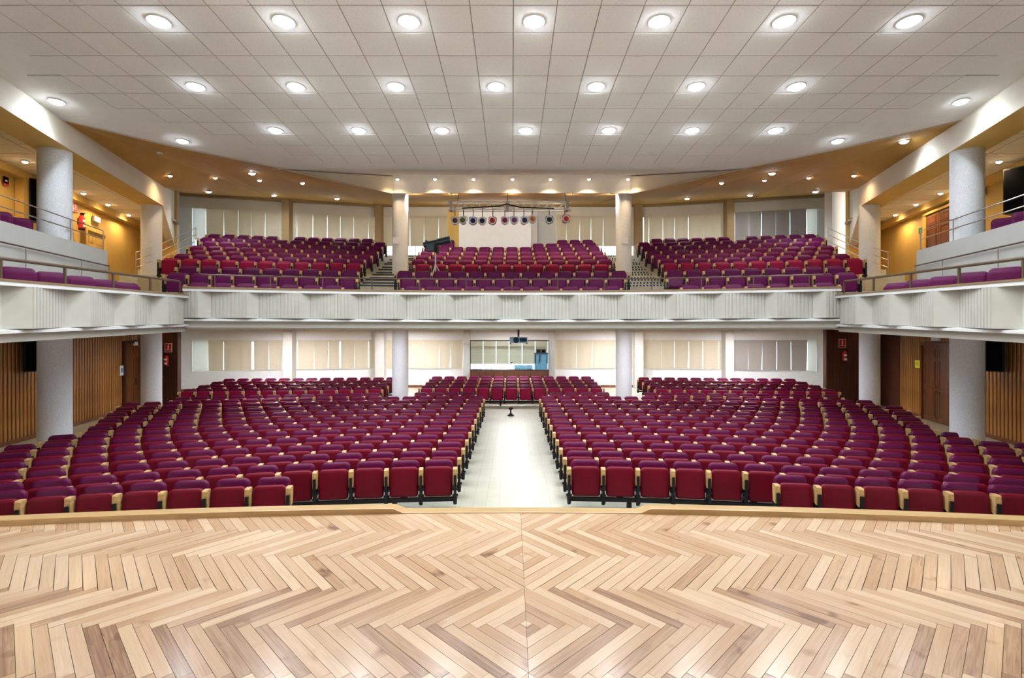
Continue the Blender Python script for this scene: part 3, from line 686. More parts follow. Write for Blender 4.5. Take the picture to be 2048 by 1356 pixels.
# ================================================================== SEATS
def T(x, y, z, rx=0.0): return Matrix.Translation((x, y, z)) @ Matrix.Rotation(rx, 4, 'X')
def backrest_mb(): return MB().slab(0.465, 0.50, 0.095, 0.085, 0.05, 0.040, mx=T(0, -0.115, 0.292, math.radians(-10)), puff=0.004)
def cushion_mb(): return MB().slab(0.460, 0.475, 0.085, 0.075, 0.05, 0.028, mx=T(0, -0.245, 0.240, math.radians(-5)), puff=0.004)
def cushion_down_mb(): return MB().slab(0.460, 0.46, 0.085, 0.075, 0.05, 0.030, mx=T(0, -0.18, 0.43, math.radians(86)), puff=0.004)
def arm_mb():
    m_ = MB()
    pr = [(-0.32, 0.44), (-0.335, 0.60), (-0.33, 0.69), (-0.315, 0.705), (-0.22, 0.705), (-0.205, 0.69), (-0.21, 0.60), (-0.23, 0.46)]
    v = [(-0.034, y, z) for y, z in pr] + [(0.034, y, z) for y, z in pr]; n = len(pr)
    m_.add(v, [tuple(range(n)), tuple(range(2 * n - 1, n - 1, -1))] + [(i, n + i, n + (i + 1) % n, (i + 1) % n) for i in range(n)])
    return m_
def supp_mb():
    m_ = MB().box(-0.02, 0.02, -0.365, -0.33, 0.20, 0.60)
    m_.box(-0.03, 0.03, -0.37, -0.10, 0.16, 0.23); m_.box(-0.018, 0.018, -0.33, -0.16, 0.20, 0.46)
    m_.tube([(-0.045, -0.29, 0.36), (0.045, -0.29, 0.36)], 0.022, 8); m_.tube([(-0.045, -0.27, 0.26), (0.045, -0.27, 0.26)], 0.02, 8)
    m_.tube([(0, -0.30, 0.12), (0, -0.30, 0.18)], 0.028, 8)
    return m_
SEATM = {}
for key, bm_, cm_ in (('stalls', 'back_red', 'seat_red'), ('stalls_hot', 'back_red', 'seat_hot'), ('balc', 'back_cool_lit', 'seat_cool_lit'), ('balc_warm_lit', 'seat_hot', 'seat_hot')):
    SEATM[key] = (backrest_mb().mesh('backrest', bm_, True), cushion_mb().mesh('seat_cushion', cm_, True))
ARM = arm_mb().mesh('armrest', 'arm'); SUP = supp_mb().mesh('arm_support', 'black')
DOWN = cushion_down_mb().mesh('seat_cushion', 'seat_cool_lit', True)
HALF = 0.2775
def seat(name, key, loc, rz, label, group, end=False, flip=1, down=False):
    t = empty(name, loc, rz); tag(t, label, 'seat', group)
    link('backrest', SEATM[key][0], t); link('seat_cushion', DOWN if down else SEATM[key][1], t)
    for e in ((-1, 1) if end else (-1,)):
        link('armrest', ARM, t, (e * flip * HALF, 0, 0)); link('arm_support', SUP, t, (e * flip * HALF, 0, 0))
    return t
# ---- seat positions
ST = []                                                     # stalls: (d, x, z, rz, key, label, end, flip, rowid)
DK = [7.9, 8.6, 9.25, 10.0, 10.77, 11.57, 12.43, 13.3, 14.3, 15.3, 16.3, 17.3, 18.35]
RR = [30, 23, 24, 25, 27, 28, 29, 32, 35, 38, 45, 58, 90]
RL = [25.9, 18.5, 19.5, 21, 22.5, 23.5, 24.5, 27, 30, 33, 38, 42, 45]
XE = [7.8, 8.6, 9.3, 9.9, 10.3, 10.2, 9.35, 9.5, 10.1, 10.7, 11.35, 11.6, 11.15]
beams = []
for k in range(13):
    for s in (-1, 1):
        R_ = RR[k] if s > 0 else RL[k]; d0 = DK[k] - (0.15 if (s < 0 and k == 0) else 0)
        x = 1.22 if k else (4.14 if s > 0 else 3.49)
        if k == 12: x = 1.58
        xs_ = []
        while x <= XE[k] + 0.1:
            if not (k == 12 and abs(x - 4.12) < 0.42): xs_.append(x)
            x += 0.5575 * math.cos(math.asin(x / R_))
        if not xs_: continue
        for i, x in enumerate(xs_):
            d = d0 - x * x / (2 * R_); th = -math.asin(s * x / R_)
            where = f"{nth(i+1)} from {'the inner end' if k == 0 else 'centre aisle'}"
            ST.append((d, s * x, floor_z(d), th, 'stalls', f'crimson tip-up seat in {side(s)} stalls, {nth(k+1)} row from stage, {where}', i == len(xs_) - 1, s, (k, s), 'stalls seats, ' + side(s) + ' block'))
        beams.append((k, s, [(s * x, d0 - x * x / (2 * R_), math.asin(s * x / R_)) for x in xs_]))
for s, n, x0, x1, d0, d1, lab in ((-1, 13, 5.23, 11.9, 19.6, 18.9, 'left'), (1, 12, 5.73, 11.7, 19.6, 18.9, 'right'), (0, 13, -3.36, 3.32, 20.3, 20.3, 'central')):
    for r_ in range(4):
        pts = []
        for i in range(n):
            t = i / (n - 1); x = (x0 + (x1 - x0) * t) * (s or 1); d = d0 + (d1 - d0) * t + 0.87 * r_
            th = -math.atan((d0 - d1) / (x1 - x0)) * s if s else 0.0
            z = 0.06 + 0.052 * r_ + (0.0 if s else -0.02)
            ST.append((d, x, z, th, 'stalls_hot' if r_ == 0 else 'stalls', f"crimson tip-up seat in {lab} rear stalls, {nth(r_+1)} row, {nth(i+1)} from {'left' if s == 0 else 'the inner end'}", i == n - 1, s if s else 1, (20 + r_, s), 'stalls seats, ' + lab + ' rear block'))
            pts.append((x, d, -th))
        beams.append((20 + r_, s, pts))
ST.sort(key=lambda t: t[0])
NSEAT = 300
def joined(lst, name, label):
    m_ = MB(); mats = ['back_red', 'seat_red', 'seat_hot', 'back_cool_lit', 'seat_cool_lit', 'arm', 'black']
    A_, B_, C_, D_ = backrest_mb(), cushion_mb(), arm_mb(), supp_mb()
    kk = {'stalls': (0, 1), 'stalls_hot': (0, 2), 'balc': (3, 4), 'balc_warm_lit': (2, 2)}
    for (d, x, z, th, key, lab, end, flip, row, grp) in lst:
        mx = Matrix.Translation((x, d, z)) @ Matrix.Rotation(th, 4, 'Z')
        m_.add(A_.v, A_.f, kk[key][0], mx); m_.add(B_.v, B_.f, kk[key][1], mx)
        for e in ((-1, 1) if end else (-1,)):
            m2 = mx @ Matrix.Translation((e * flip * HALF, 0, 0)); m_.add(C_.v, C_.f, 5, m2); m_.add(D_.v, D_.f, 6, m2)
    o = m_.build(name, mats); me = o.data
    sm = [p.material_index < 5 for p in me.polygons]; me.polygons.foreach_set('use_smooth', sm); me.set_sharp_from_angle(angle=math.radians(40))
    tag(o, label, 'seats', None, 'stuff'); return o
for (d, x, z, th, key, lab, end, flip, row, grp) in ST[:NSEAT]: seat('theatre_seat', key, (x, d, z), th, lab, grp, end, flip)
joined(ST[NSEAT:], 'distant_theatre_seats', 'crimson tip-up seats filling the distant rows of the stalls')
# beams carrying the rows
for k, s, pts in beams:
    nmrow = f'{nth(k+1)} row of the {side(s)} stalls' if k < 13 else f"{nth(k-19)} row of the {'central' if s == 0 else side(s)} rear stalls"
    be = empty('seat_beam'); tag(be, f'black steel beam under the {nmrow}', 'beam', 'steel beams under the seat rows')
    pl = []
    for x, d, a in pts: pl.append(Vector((x - math.sin(a) * 0.0, d, floor_z(d) if k < 13 else 0.06 + 0.052 * (k - 20) - (0 if s else 0.02))))
    e0 = (pl[0] - pl[1]).normalized() * 0.30; e1 = (pl[-1] - pl[-2]).normalized() * 0.30
    pl = [pl[0] + e0] + pl + [pl[-1] + e1]
    pl = [p + Vector((0, -0.27, 0.195)) for p in pl]
    m_ = MB(); m_.sweep([(tuple(p), (0, 1)) for p in pl], [(-0.03, -0.03), (0.03, -0.03), (0.03, 0.03), (-0.03, 0.03)]); m_.build('bar', 'black', be)
    for i in range(2, len(pl) - 1, 4):
        p = pl[i] + Vector((0.12 * (s or 1), 0, 0)); fz = p.z - 0.195
        MB().box(p.x - 0.035, p.x + 0.035, p.y - 0.03, p.y + 0.03, fz + 0.012, p.z - 0.03).box(p.x - 0.06, p.x + 0.06, p.y - 0.08, p.y + 0.08, fz, fz + 0.014).build('foot', 'black', be)

# ---- balcony seats
BS = []
XO = [8.4, 9.15, 9.35, 10.8, 10.95, 11.3, 11.6, 12.0, 12.3, 12.6]
XI = [4.95, 4.8, 5.0, 5.35, 5.45, 5.45, 5.45, 5.5, 5.55, 6.3]
NC = [11, 12, 13, 12, 13, 13, 13, 13, 13, 13]
for i in range(10):
    z = ROWS[i][1] - 0.79; R_ = ROWS[i][2]; key = 'balc_warm_lit' if i == 3 else 'balc'; col = 'warm-lit red' if i == 3 else 'purple-lit'
    for j in range(NC[i]):
        x = (j - (NC[i] - 1) / 2) * 0.556
        if i >= 8 and -2.4 < x < (1.0 if i == 8 else 2.1): continue
        BS.append((rowd(i, x), x, z, -math.asin(x / R_), key, f'{col} tip-up seat in central balcony, {nth(i+1)} row from parapet, {nth(j+1)} from left', j == NC[i] - 1, 1, (i, 0), 'balcony seats, central block'))
    for s in (-1, 1):
        x = XI[i]; xs_ = []
        while x <= XO[i] + 0.08:
            if not (i == 9 and 9.45 < x < 10.15): xs_.append(x)
            x += 0.5575 * math.cos(math.asin(x / R_))
        for j, x in enumerate(xs_):
            dn = (i == 1 and s > 0 and j == 0)
            BS.append((rowd(i, x), s * x, z, -math.asin(s * x / R_), key + ('_down' if dn else ''), f"{col} tip-up seat in {side(s)} balcony block, {nth(i+1)} row from parapet, {nth(j+1)} from stairs" + (', folded down' if dn else ''), j == len(xs_) - 1, s, (i, s), 'balcony seats, ' + side(s) + ' block'))
for s in (-1, 1):
    for j in range(7):                                      # seats behind the side parapets, facing the hall
        d = 7.35 + 0.76 * j
        BS.append((d, s * (sxx(d) + 1.02), 3.23 + 0.012 * (d - 7), s * math.radians(-50), 'balc', f'purple-lit tip-up seat behind the {side(s)} side parapet, {nth(7-j)} from the far end', j == 0, -s, (30, s), 'side gallery seats'))
    for j in range(3):
        d = 9.45 + 0.56 * j
        BS.append((d, s * (6.964 + 0.22 * d + 0.95), 4.50, s * math.radians(-42), 'balc', f'purple-lit tip-up seat on the {side(s)} upper gallery tier, {nth(3-j)} from the far end', j == 0, -s, (31, s), 'upper gallery seats'))
BS.sort(key=lambda t: t[0])
for (d, x, z, th, key, lab, end, flip, row, grp) in BS[:NSEAT]:
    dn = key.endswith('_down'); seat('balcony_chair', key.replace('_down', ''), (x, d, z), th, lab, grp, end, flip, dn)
joined(BS[NSEAT:], 'distant_balcony_seats', 'purple-lit tip-up seats filling the highest rows of the balcony')

# ---- stairs between the balcony blocks
for s in (-1, 1):
    st = empty('balcony_stairs'); tag(st, f"pale stairs with dark nosings between the central and {side(s)} balcony blocks", 'stairs', 'balcony stairs')
    for i in range(1, 10):
        x0, x1 = (3.42, 4.62) if i < 3 else (3.62, 5.05); z = ROWS[i][1] - 0.79
        zp = ROWS[i - 1][1] - 0.79 if i else 3.24
        fa_, fb_ = tier_front(i, x0), tier_front(i, x1)
        for z_, a_, b_ in (((z + zp) / 2, -0.33, 0.05), (z + 0.006, -0.02, 0.30)):
            pq = lambda u, v: [(s * x0, fa_ + u), (s * x1, fb_ + u), (s * x1, fb_ + v), (s * x0, fa_ + v)]
            stp = MB().prism(pq(a_, b_), z_ - 0.17, z_).build('step', 'step', st)
            MB().prism(pq(a_ - 0.008, a_ + 0.05), z_ - 0.045, z_ + 0.006).build('nosing', 'dots' if s > 0 else 'nosing', stp)

# ================================================================== LIGHT FITTINGS
def downlight(loc, r, col, lens, power, label, group, size=2.7, slope=0.0, blend=0.9):
    t = empty('downlight', loc); t.rotation_euler = (slope, 0, 0); tag(t, label, 'light', group)
    MB().lathe([(r * 1.18, -0.014), (r * 1.25, -0.004), (r * 1.25, 0.012)], 20).build('ring', 'white', t, True)
    MB().lathe([(r * 0.35, -0.050), (r * 0.75, -0.040), (r, -0.018), (r * 1.02, -0.010)], 20).build('lens', lens, t, True)
    lamp('downlight_lamp', (0, 0, -0.075), power, col, size, blend, t, radius=r * 0.8)
for ri, (d, xc) in enumerate(((7.34, 0.317), (9.17, -0.288), (11.02, 0.29))):
    for j in range(-3, 4):
        x = xc + 1.8 * j + (0 if ri != 1 else 0.0)
        downlight((x, d, cz(d) - 0.004), 0.13, COOL, 'lamp_cool', LED_W, f'cool white ceiling downlight, {nth(ri+1)} row from stage, {nth(j+4)} from left', 'white ceiling downlights', slope=ang)
for px, py, nm in ((113, 203, 'left edge'), (1922, 203, 'right edge'), (365, 282, 'left rear corner'), (1675, 282, 'right rear corner')):
    d = 4794 / (695 - py); downlight((PX(px, d), d, cz(d) + 0.004), 0.11, COOL, 'lamp_cool', LED_W * 0.6, f'cool white ceiling downlight by the {nm} of the white ceiling', 'white ceiling downlights', slope=ang)
for ri, (d, xc) in enumerate(((5.5, -0.288), (3.67, 0.317))):   # rows nearer the stage, out of frame
    for j in range(-2, 3):
        t = empty('stage_downlight', (xc + 2.4 * j, d, cz(d) - 0.004)); tag(t, f"ceiling downlight above the stage, {('outer', 'inner')[ri]} row, {nth(j+3)} from left", 'light', 'downlights above the stage')
        MB().lathe([(0.13, -0.014), (0.135, 0.012)], 16).build('ring', 'white', t)
        lamp('stage_downlight_lamp', (0, 0, -0.05), LED_W * 0.75, NEUT, 2.7, 0.9, t, 0.1)
for s in (-1, 1):                                           # fill lights added out of view beside the stage to brighten the ceiling
    for j, (x, y) in enumerate(((7.4, 3.2), (6.2, -1.5))):
        t = empty('fill_floodlight', (s * x, y, STAGE_Z)); tag(t, f"added fill light on the {side(s)} of the stage, {('front', 'back')[j]} one", 'fill_floodlight', 'added ceiling fill lights')
        MB().box(-0.2, 0.2, -0.15, 0.15, 0.25, 0.55).build('housing', 'black', t); MB().box(-0.25, 0.25, -0.2, 0.2, 0, 0.03).box(-0.22, -0.2, -0.03, 0.03, 0, 0.4).box(0.2, 0.22, -0.03, 0.03, 0, 0.4).build('bracket', 'black', t)
        lamp('fill_floodlight_lamp', (0, 0, 0.62), FILL_W, (1.0, 0.97, 0.93), 2.5, 1.0, t, 0.2, Vector((-s * x * 0.8, 9.0 - y, 5.0)))
bs_i = 0
def brown_z(px, py, d): return PZ(py, d)
for s in (-1, 1):
    for j, (ox, py) in enumerate(((419, 364.5), (505, 359), (593.5, 354), (684, 349.5))):
        downlight(on_brown(1024 + s * ox, py) + Vector((0, 0, -0.02)), 0.06, WARM, 'lamp_warm', WARM_W, f'small warm downlight in the {side(s)} brown ceiling, {nth(j+1)} from centre', 'warm brown-ceiling downlights', slope=0.17)
    for j, (ox, py, d) in enumerate(((350, 396, 22.0), (476, 389.5, 21.3), (607, 382, 20.6), (520, 345, 17.2))):
        downlight(on_brown(1024 + s * ox, py) + Vector((0, 0, -0.02)), 0.09, COOL, 'lamp_cool', LED_W * 0.75, f"cool white downlight in the {side(s)} brown ceiling, {('nearest the centre', 'middle of the rear three', 'farthest from the centre', 'in front of the others')[j]}", 'cool brown-ceiling downlights', slope=0.17)
downlight(on_brown(1808, 281) + Vector((0, 0, -0.02)), 0.085, COOL, 'lamp_cool', LED_W * 0.5, 'cool white downlight beside the right beam of the brown ceiling', 'cool brown-ceiling downlights')
for j, px in enumerate((795, 870, 947, 1025, 1101, 1178, 1256)):
    downlight(P(px, 358, 17.9), 0.05, WARM, 'lamp_warm', SPOT_W * (0.45 if j in (0, 6) else 1.0), f'small warm recess downlight above the central balcony, {nth(j+1)} from left', 'recess downlights', 2.2)
for s in (-1, 1):
    for j, (ox, py) in enumerate(((974, 322.5), (857, 386), (808, 408.5), (767, 429.5))):
        d = (7.185 - HC) * F / (Y0 - py)
        downlight((s * ox * d / F, d, 7.185), 0.06, WARM, 'lamp_warm', WARM_W * 1.3, f'small warm downlight in the {side(s)} gallery ceiling, {nth(j+1)} from stage', 'gallery ceiling downlights', 2.9)
for j, x in enumerate((-3.6, -2.2, 0.0, 2.2, 3.6)):  # unseen spots added behind the beam to brighten cabin and blinds
    t = empty('fill_spotlight', (x, 18.42, 7.955)); tag(t, f'added fill spotlight behind the central ceiling beam, {nth(j+1)} from left', 'spotlight', 'added fill spotlights')
    MB().lathe([(0.03, -0.03), (0.05, 0.02)], 12).build('can', 'white', t)
    lamp('fill_spotlight_lamp', (0, 0.06, -0.06), SPOT_W * 0.75, NEUT, 2.6, 0.9, t, 0.05, Vector((0, 3.5, -1.2)))
# unseen battens added as fill under the balcony; small spots under the side galleries
for i, (x, d) in enumerate(((-9.5, 21.5), (-4.8, 22.6), (0.0, 22.4), (4.8, 22.6), (9.5, 21.5), (-8.0, 16.2), (-4.0, 16.6), (0.9, 16.2), (4.0, 16.6), (8.0, 16.2))):
    t = empty('fill_batten', (x, d, 3.085)); tag(t, f"added fill batten under the balcony, {('rear', 'front')[i // 5]} row, {nth(i % 5 + 1)} from left", 'light', 'added under-balcony battens')
    MB().box(-0.75, 0.75, -0.07, 0.07, -0.05, 0).build('housing', 'white', t)
    l = bpy.data.lights.new('fill_batten_lamp', 'AREA'); l.shape = 'RECTANGLE'; l.size = 1.4; l.size_y = 0.12; l.energy = UNDER_W * (2.2 if i < 5 else 1.0); l.color = (0.93, 0.95, 1.0)
    o = bpy.data.objects.new('fill_batten_lamp', l); C.objects.link(o); o.parent = t; o.location = (0, 0, -0.07)
for s in (-1, 1):
    for i, d in enumerate((8.5, 11.5, 14.5, 17.5)):
        t = empty('wall_washer', (s * (wallx(d) - 1.5), d, 2.86 if d < 12 else 2.93)); tag(t, f'small warm spotlight under the {side(s)} gallery, {nth(i+1)} from stage', 'light', 'under-gallery spotlights')
        MB().lathe([(0.06, -0.03), (0.07, 0.02)], 12).build('ring', 'white', t)
        lamp('wall_washer_lamp', (0, 0, -0.05), WARM_W * 1.0, (1.0, 0.82, 0.58), 2.4, 0.9, t, 0.05)

# ================================================================== OBJECTS
# --- lighting truss
TD_ = 17.5
tr = empty('lighting_truss', (0, 0, 0)); tag(tr, 'aluminium lighting truss hung above the central balcony', 'truss')
xa, xb = PX(895.6, TD_), PX(1142.6, TD_); zt, zb = PZ(406, TD_), PZ(420.5, TD_)
for y in (-0.13, 0.13):
    for z in (zt, zb): MB().tube([(xa, TD_ + y, z), (xb, TD_ + y, z)], 0.022, 8).build('chord', 'alu', tr)
n = 17
for y in (-0.13, 0.13):
    for i in range(n):
        x0, x1 = xa + (xb - xa) * i / n, xa + (xb - xa) * (i + 1) / n
        MB().tube([(x0, TD_ + y, zb if i % 2 else zt), (x1, TD_ + y, zt if i % 2 else zb)], 0.012, 6).build('brace', 'alu', tr)
for x in (xa + 0.12, PX(1015, TD_), xb - 0.15): MB().box(x - 0.05, x + 0.05, TD_ - 0.15, TD_ + 0.15, zb - 0.03, zt + 0.03).build('clamp', 'steel', tr)
for x in (PX(1015, TD_), xb - 0.15, xa + 0.3): MB().tube([(x, TD_ + 0.13, zt), (x, 18.3, 7.95)], 0.012, 6).build('hanger', 'black', tr)
MB().tube([(xa + 0.5, TD_ - 0.16, zb + 0.03), (PX(1000, TD_), TD_ - 0.17, zb + 0.10), (PX(1012, TD_), TD_ - 0.16, zt - 0.08), (PX(1040, TD_), TD_ - 0.17, zb + 0.06), (xb - 0.6, TD_ - 0.16, zb + 0.02)], 0.022, 6).build('cable', 'black', tr)
GEL = {'amber': (0.16, 0.035, 0.006), 'olive': (0.16, 0.12, 0.01), 'blue': (0.01, 0.012, 0.09), 'navy': (0.015, 0.02, 0.06), 'red': (0.62, 0.02, 0.012), 'magenta': (0.36, 0.02, 0.12),
       'violet': (0.22, 0.06, 0.24), 'indigo': (0.03, 0.04, 0.14), 'orange': (0.75, 0.22, 0.03), 'green': (0.006, 0.05, 0.045), 'scarlet': (0.70, 0.03, 0.02)}
for k_, c_ in GEL.items(): M['gel_' + k_] = mat('gel ' + k_, c_, 0.15, var=0.35, vscale=9)
M['frame_blue'] = mat('blue gel frame', (0.05, 0.05, 0.45), 0.5, var=0.05); M['frame_red'] = mat('red gel frame', (0.35, 0.02, 0.03), 0.5, var=0.05); M['frame_green'] = mat('green gel frame', (0.01, 0.12, 0.09), 0.5, var=0.05)
for i, (px, py, gel, frm) in enumerate(((910, 442.5, 'amber', 'alu'), (926, 441.5, 'olive', 'alu'), (946, 442.8, 'blue', 'frame_blue'), (964.5, 443, 'navy', 'alu'), (985.2, 442.4, 'red', 'frame_red'), (1009.8, 441.9, 'magenta', 'alu'),
                                          (1028.3, 441.5, 'violet', 'alu'), (1048.5, 441.9, 'indigo', 'alu'), (1064.9, 439.4, 'orange', 'alu'), (1098.6, 440.6, 'green', 'frame_green'), (1131, 438.9, 'scarlet', 'frame_red'))):
    t = empty('stage_spotlight', P(px, py, TD_ - 0.25)); tag(t, f'stage spotlight with {gel} filter on the truss, {nth(i+1)} from left', 'spotlight', 'spotlights on the truss')
    t.rotation_euler = (0, 0, random.uniform(-0.12, 0.12))
    rx = Matrix.Rotation(PI / 2, 4, 'X')
    MB().lathe([(0.02, -0.30), (0.07, -0.28), (0.115, -0.12), (0.125, 0.10)], 20, mx=rx).build('can', 'alu', t, True)
    MB().lathe([(0.10, 0.0), (0.10, 0.115)], 20, mx=rx).build('filter', 'gel_' + gel, t)
    m_ = MB()
    for k in range(16):
        a0, a1 = 2 * PI * k / 16, 2 * PI * (k + 1) / 16
        def sq(a): 
            c_, s_ = math.cos(a), math.sin(a); q = 0.132 / max(abs(c_), abs(s_)); q = min(q, 0.158); return (q * c_, q * s_)
        o0, o1 = sq(a0), sq(a1); i0, i1 = (0.095 * math.cos(a0), 0.095 * math.sin(a0)), (0.095 * math.cos(a1), 0.095 * math.sin(a1))
        m_.add([(o0[0], -0.122, o0[1]), (o1[0], -0.122, o1[1]), (i1[0], -0.122, i1[1]), (i0[0], -0.122, i0[1]), (o0[0], -0.108, o0[1]), (o1[0], -0.108, o1[1]), (i1[0], -0.108, i1[1]), (i0[0], -0.108, i0[1])],
               [(0, 1, 2, 3), (7, 6, 5, 4), (0, 4, 5, 1), (2, 6, 7, 3)])
    m_.build('filter_frame', frm, t)
    MB().lathe([(0.088, 0.112), (0.088, 0.128), (0.128, 0.128), (0.128, 0.112), (0.088, 0.112)], 24, mx=rx).build('rim', 'alu', t)
    top = zb - PZ(py, TD_ - 0.25)
    MB().tube([(-0.135, 0.05, 0.0), (-0.14, 0.06, 0.13), (0.0, 0.10, 0.19), (0.14, 0.06, 0.13), (0.135, 0.05, 0.0)], 0.010, 6).build('yoke', 'steel', t)
    MB().tube([(0, 0.10, 0.19), (0, 0.12, top + 0.06)], 0.014, 6).build('hook_clamp', 'black', t)

# --- follow spot on its tripod
FD = 16.8
fs_ = empty('follow_spot', P(873, 485, FD)); tag(fs_, 'dark follow spot on a white tripod in the central balcony', 'follow spot')
rot = Matrix.Rotation(math.radians(-12), 4, 'Y') @ Matrix.Rotation(PI / 2, 4, 'Y')
MB().lathe([(0.075, -0.44), (0.10, -0.42), (0.105, 0.02), (0.12, 0.06), (0.12, 0.40), (0.13, 0.44), (0.13, 0.47), (0.09, 0.475)], 24, mx=rot).build('barrel', 'teal', fs_, True)
MB().box(-0.34, -0.06, -0.10, 0.10, -0.26, -0.04, 0, Matrix.Rotation(math.radians(-8), 4, 'Y')).build('lamp_house', 'teal', fs_)
MB().box(-0.06, 0.06, -0.13, 0.13, -0.34, -0.08).build('yoke', 'black', fs_)
MB().tube([(-0.30, 0, 0.02), (-0.36, 0, 0.06)], 0.03, 8).build('handle', 'black', fs_)
tp = empty('tripod_stand', P(871, 503, FD)); tag(tp, 'white tripod stand carrying the follow spot', 'tripod')
zf = 4.03 - (PZ(503, FD))
jz = PZ(529, FD) - PZ(503, FD)
MB().tube([(0, 0, 0.05), (0, 0, jz)], 0.022, 8).build('pole', 'white', tp); MB().tube([(0, 0, jz), (0, 0, zf + 0.3)], 0.028, 8).build('lower_pole', 'white', tp)
for a in (0.2, 2.3, 4.3): MB().tube([(0, 0, jz), (0.62 * math.cos(a), 0.35 * math.sin(a), zf + 0.02)], 0.016, 6).build('leg', 'white', tp)

# --- projection cabin (white box behind the balcony centre)
cb = empty('projection_cabin', (0, 0, 0)); tag(cb, 'white projection cabin wall behind the central balcony seats', 'cabin')
MB().box(PX(918, 21.9), PX(1062, 21.9), 21.9, 22.2, 5.8, PZ(417, 21.9)).build('front_wall', 'white', cb)
MB().box(PX(1062, 22.6), PX(1112, 22.6), 22.6, 22.8, 6.0, PZ(419, 22.6)).build('side_wall', 'grey', cb)
MB().box(PX(1062, 22.5) - 0.02, PX(1074, 22.5), 22.3, 22.58, 6.0, PZ(419, 22.5)).build('pilaster', 'pillar', cb)
MB().box(PX(895, 22.6), PX(919, 22.6), 22.6, 22.9, 6.0, PZ(417, 22.6)).build('ochre_panel', 'ochre', cb)

# --- projector hanging under the balcony
pj = empty('projector', P(1037, 680, 15.0)); tag(pj, 'light blue ceiling projector hanging under the balcony', 'projector')
MB().box(-0.26, 0.26, -0.2, 0.2, -0.09, 0.095).build('shell', 'projector', pj)
MB().lathe([(0.085, 0), (0.085, 0.04), (0.06, 0.05)], 20, mx=Matrix.Translation((-0.07, -0.2, 0.0)) @ Matrix.Rotation(PI / 2, 4, 'X')).build('lens', 'lens', pj)
MB().box(0.03, 0.24, -0.212, -0.198, -0.05, 0.06).build('vent', 'lens', pj)
for x in (-0.24, 0.24): MB().box(x - 0.02, x + 0.02, -0.15, 0.15, -0.12, -0.085).build('foot', 'lens', pj)
MB().tube([(0, 0, 0.09), (0, 0, 0.40)], 0.03, 8).build('pole', 'black', pj); MB().box(-0.12, 0.12, -0.1, 0.1, 0.36, 0.385).build('ceiling_plate', 'white', pj)

# --- control booth
BD = 23.6
bx0, bx1 = PX(940, BD), PX(1098, BD); gz0, gz1 = PZ(740.5, BD), PZ(681, BD)
bt = empty('control_booth', (0, 0, 0)); tag(bt, 'glazed control booth window in the middle of the back wall', 'booth')
MB().box(bx0, bx1, BD, BD + 0.08, 0.2, gz0).build('base_panel', 'darkwood', bt)
for i in range(12):
    x0 = bx0 + (bx1 - bx0) * i / 12; MB().box(x0 + 0.01, x0 + (bx1 - bx0) / 12 - 0.01, BD - 0.02, BD, 0.25, gz0 - 0.01).build('board', 'darkwood', bt)
MB().box(bx0, bx1, BD + 0.03, BD + 0.038, gz0, gz1).build('pane', 'glass', bt)
for a, b, c, d in ((bx0, bx0 + 0.03, gz0, gz1), (bx1 - 0.03, bx1, gz0, gz1), (bx0, bx1, gz1 - 0.03, gz1 + 0.01), (bx0, bx1, gz0 - 0.01, gz0 + 0.02)): MB().box(a, b, BD, BD + 0.06, c, d).build('window_frame', 'black', bt)
MB().box(bx0, bx1, BD + 0.08, BD + 0.75, gz0 - 0.08, gz0 - 0.04).build('desk', 'white', bt)
for i in range(6):                                          # blinds behind the booth glass
    a = 941 + 26 * i; m_ = MB(); wall_strip(a, a + 24.6, LS + 0.25, LH + 0.03, m_, -0.05, 0.006)
    tag(m_.build('booth_blind', 'blind'), f'beige blind seen through the booth glass, {nth(i+1)} from left', 'blind', 'booth blinds')
dz = gz0 - 0.04
def on_desk(px): return PX(px, BD + 0.4)
mixm = MB().prism([(on_desk(1029), BD + 0.2), (on_desk(1065), BD + 0.2), (on_desk(1065), BD + 0.6), (on_desk(1029), BD + 0.6)], dz, [dz + 0.10, dz + 0.10, dz + 0.24, dz + 0.24])
mo = mixm.build('mixing_desk', 'blue'); tag(mo, 'grey blue mixing desk on the booth counter', 'mixer')
for i in range(8): MB().box(on_desk(1031 + 4 * i), on_desk(1032.5 + 4 * i), BD + 0.18, BD + 0.205, dz + 0.02, dz + 0.11).build('fader_strip', 'black', mo)
lp = empty('sound_console', (on_desk(954), BD + 0.35, dz)); tag(lp, 'grey blue console at the left of the booth counter', 'console')
MB().box(-0.24, 0.24, -0.1, 0.1, 0, 0.06).build('body', 'blue', lp); MB().box(-0.22, 0.22, -0.08, 0.08, 0.06, 0.085).build('keys', 'steel', lp)
hp = empty('headphones', (on_desk(978), BD + 0.3, dz)); tag(hp, 'pale headphones lying on the booth counter', 'headphones')
MB().tube([(0.12 * math.cos(a), 0.0, 0.03 + 0.10 * math.sin(a)) for a in [PI * k / 8 for k in range(9)]], 0.014, 6).build('band', 'grey', hp)
for x in (-0.12, 0.12): MB().lathe([(0.045, -0.02), (0.05, 0.02)], 12, mx=Matrix.Translation((x, 0, 0.05)) @ Matrix.Rotation(PI / 2, 4, 'Y')).build('ear_cup', 'blue', hp)
mc = empty('gooseneck_microphone', (on_desk(1023), BD + 0.3, dz)); tag(mc, 'black gooseneck microphone on the booth counter', 'microphone')
MB().tube([(0, 0, 0), (0, 0, 0.30), (-0.02, 0, 0.36), (0.05, 0, 0.40)], 0.008, 6).build('neck', 'black', mc); MB().box(-0.06, 0.06, -0.05, 0.05, 0, 0.025).build('base', 'black', mc); MB().tube([(-0.04, 0, 0.36), (0.06, 0, 0.40)], 0.022, 8).build('capsule', 'black', mc)
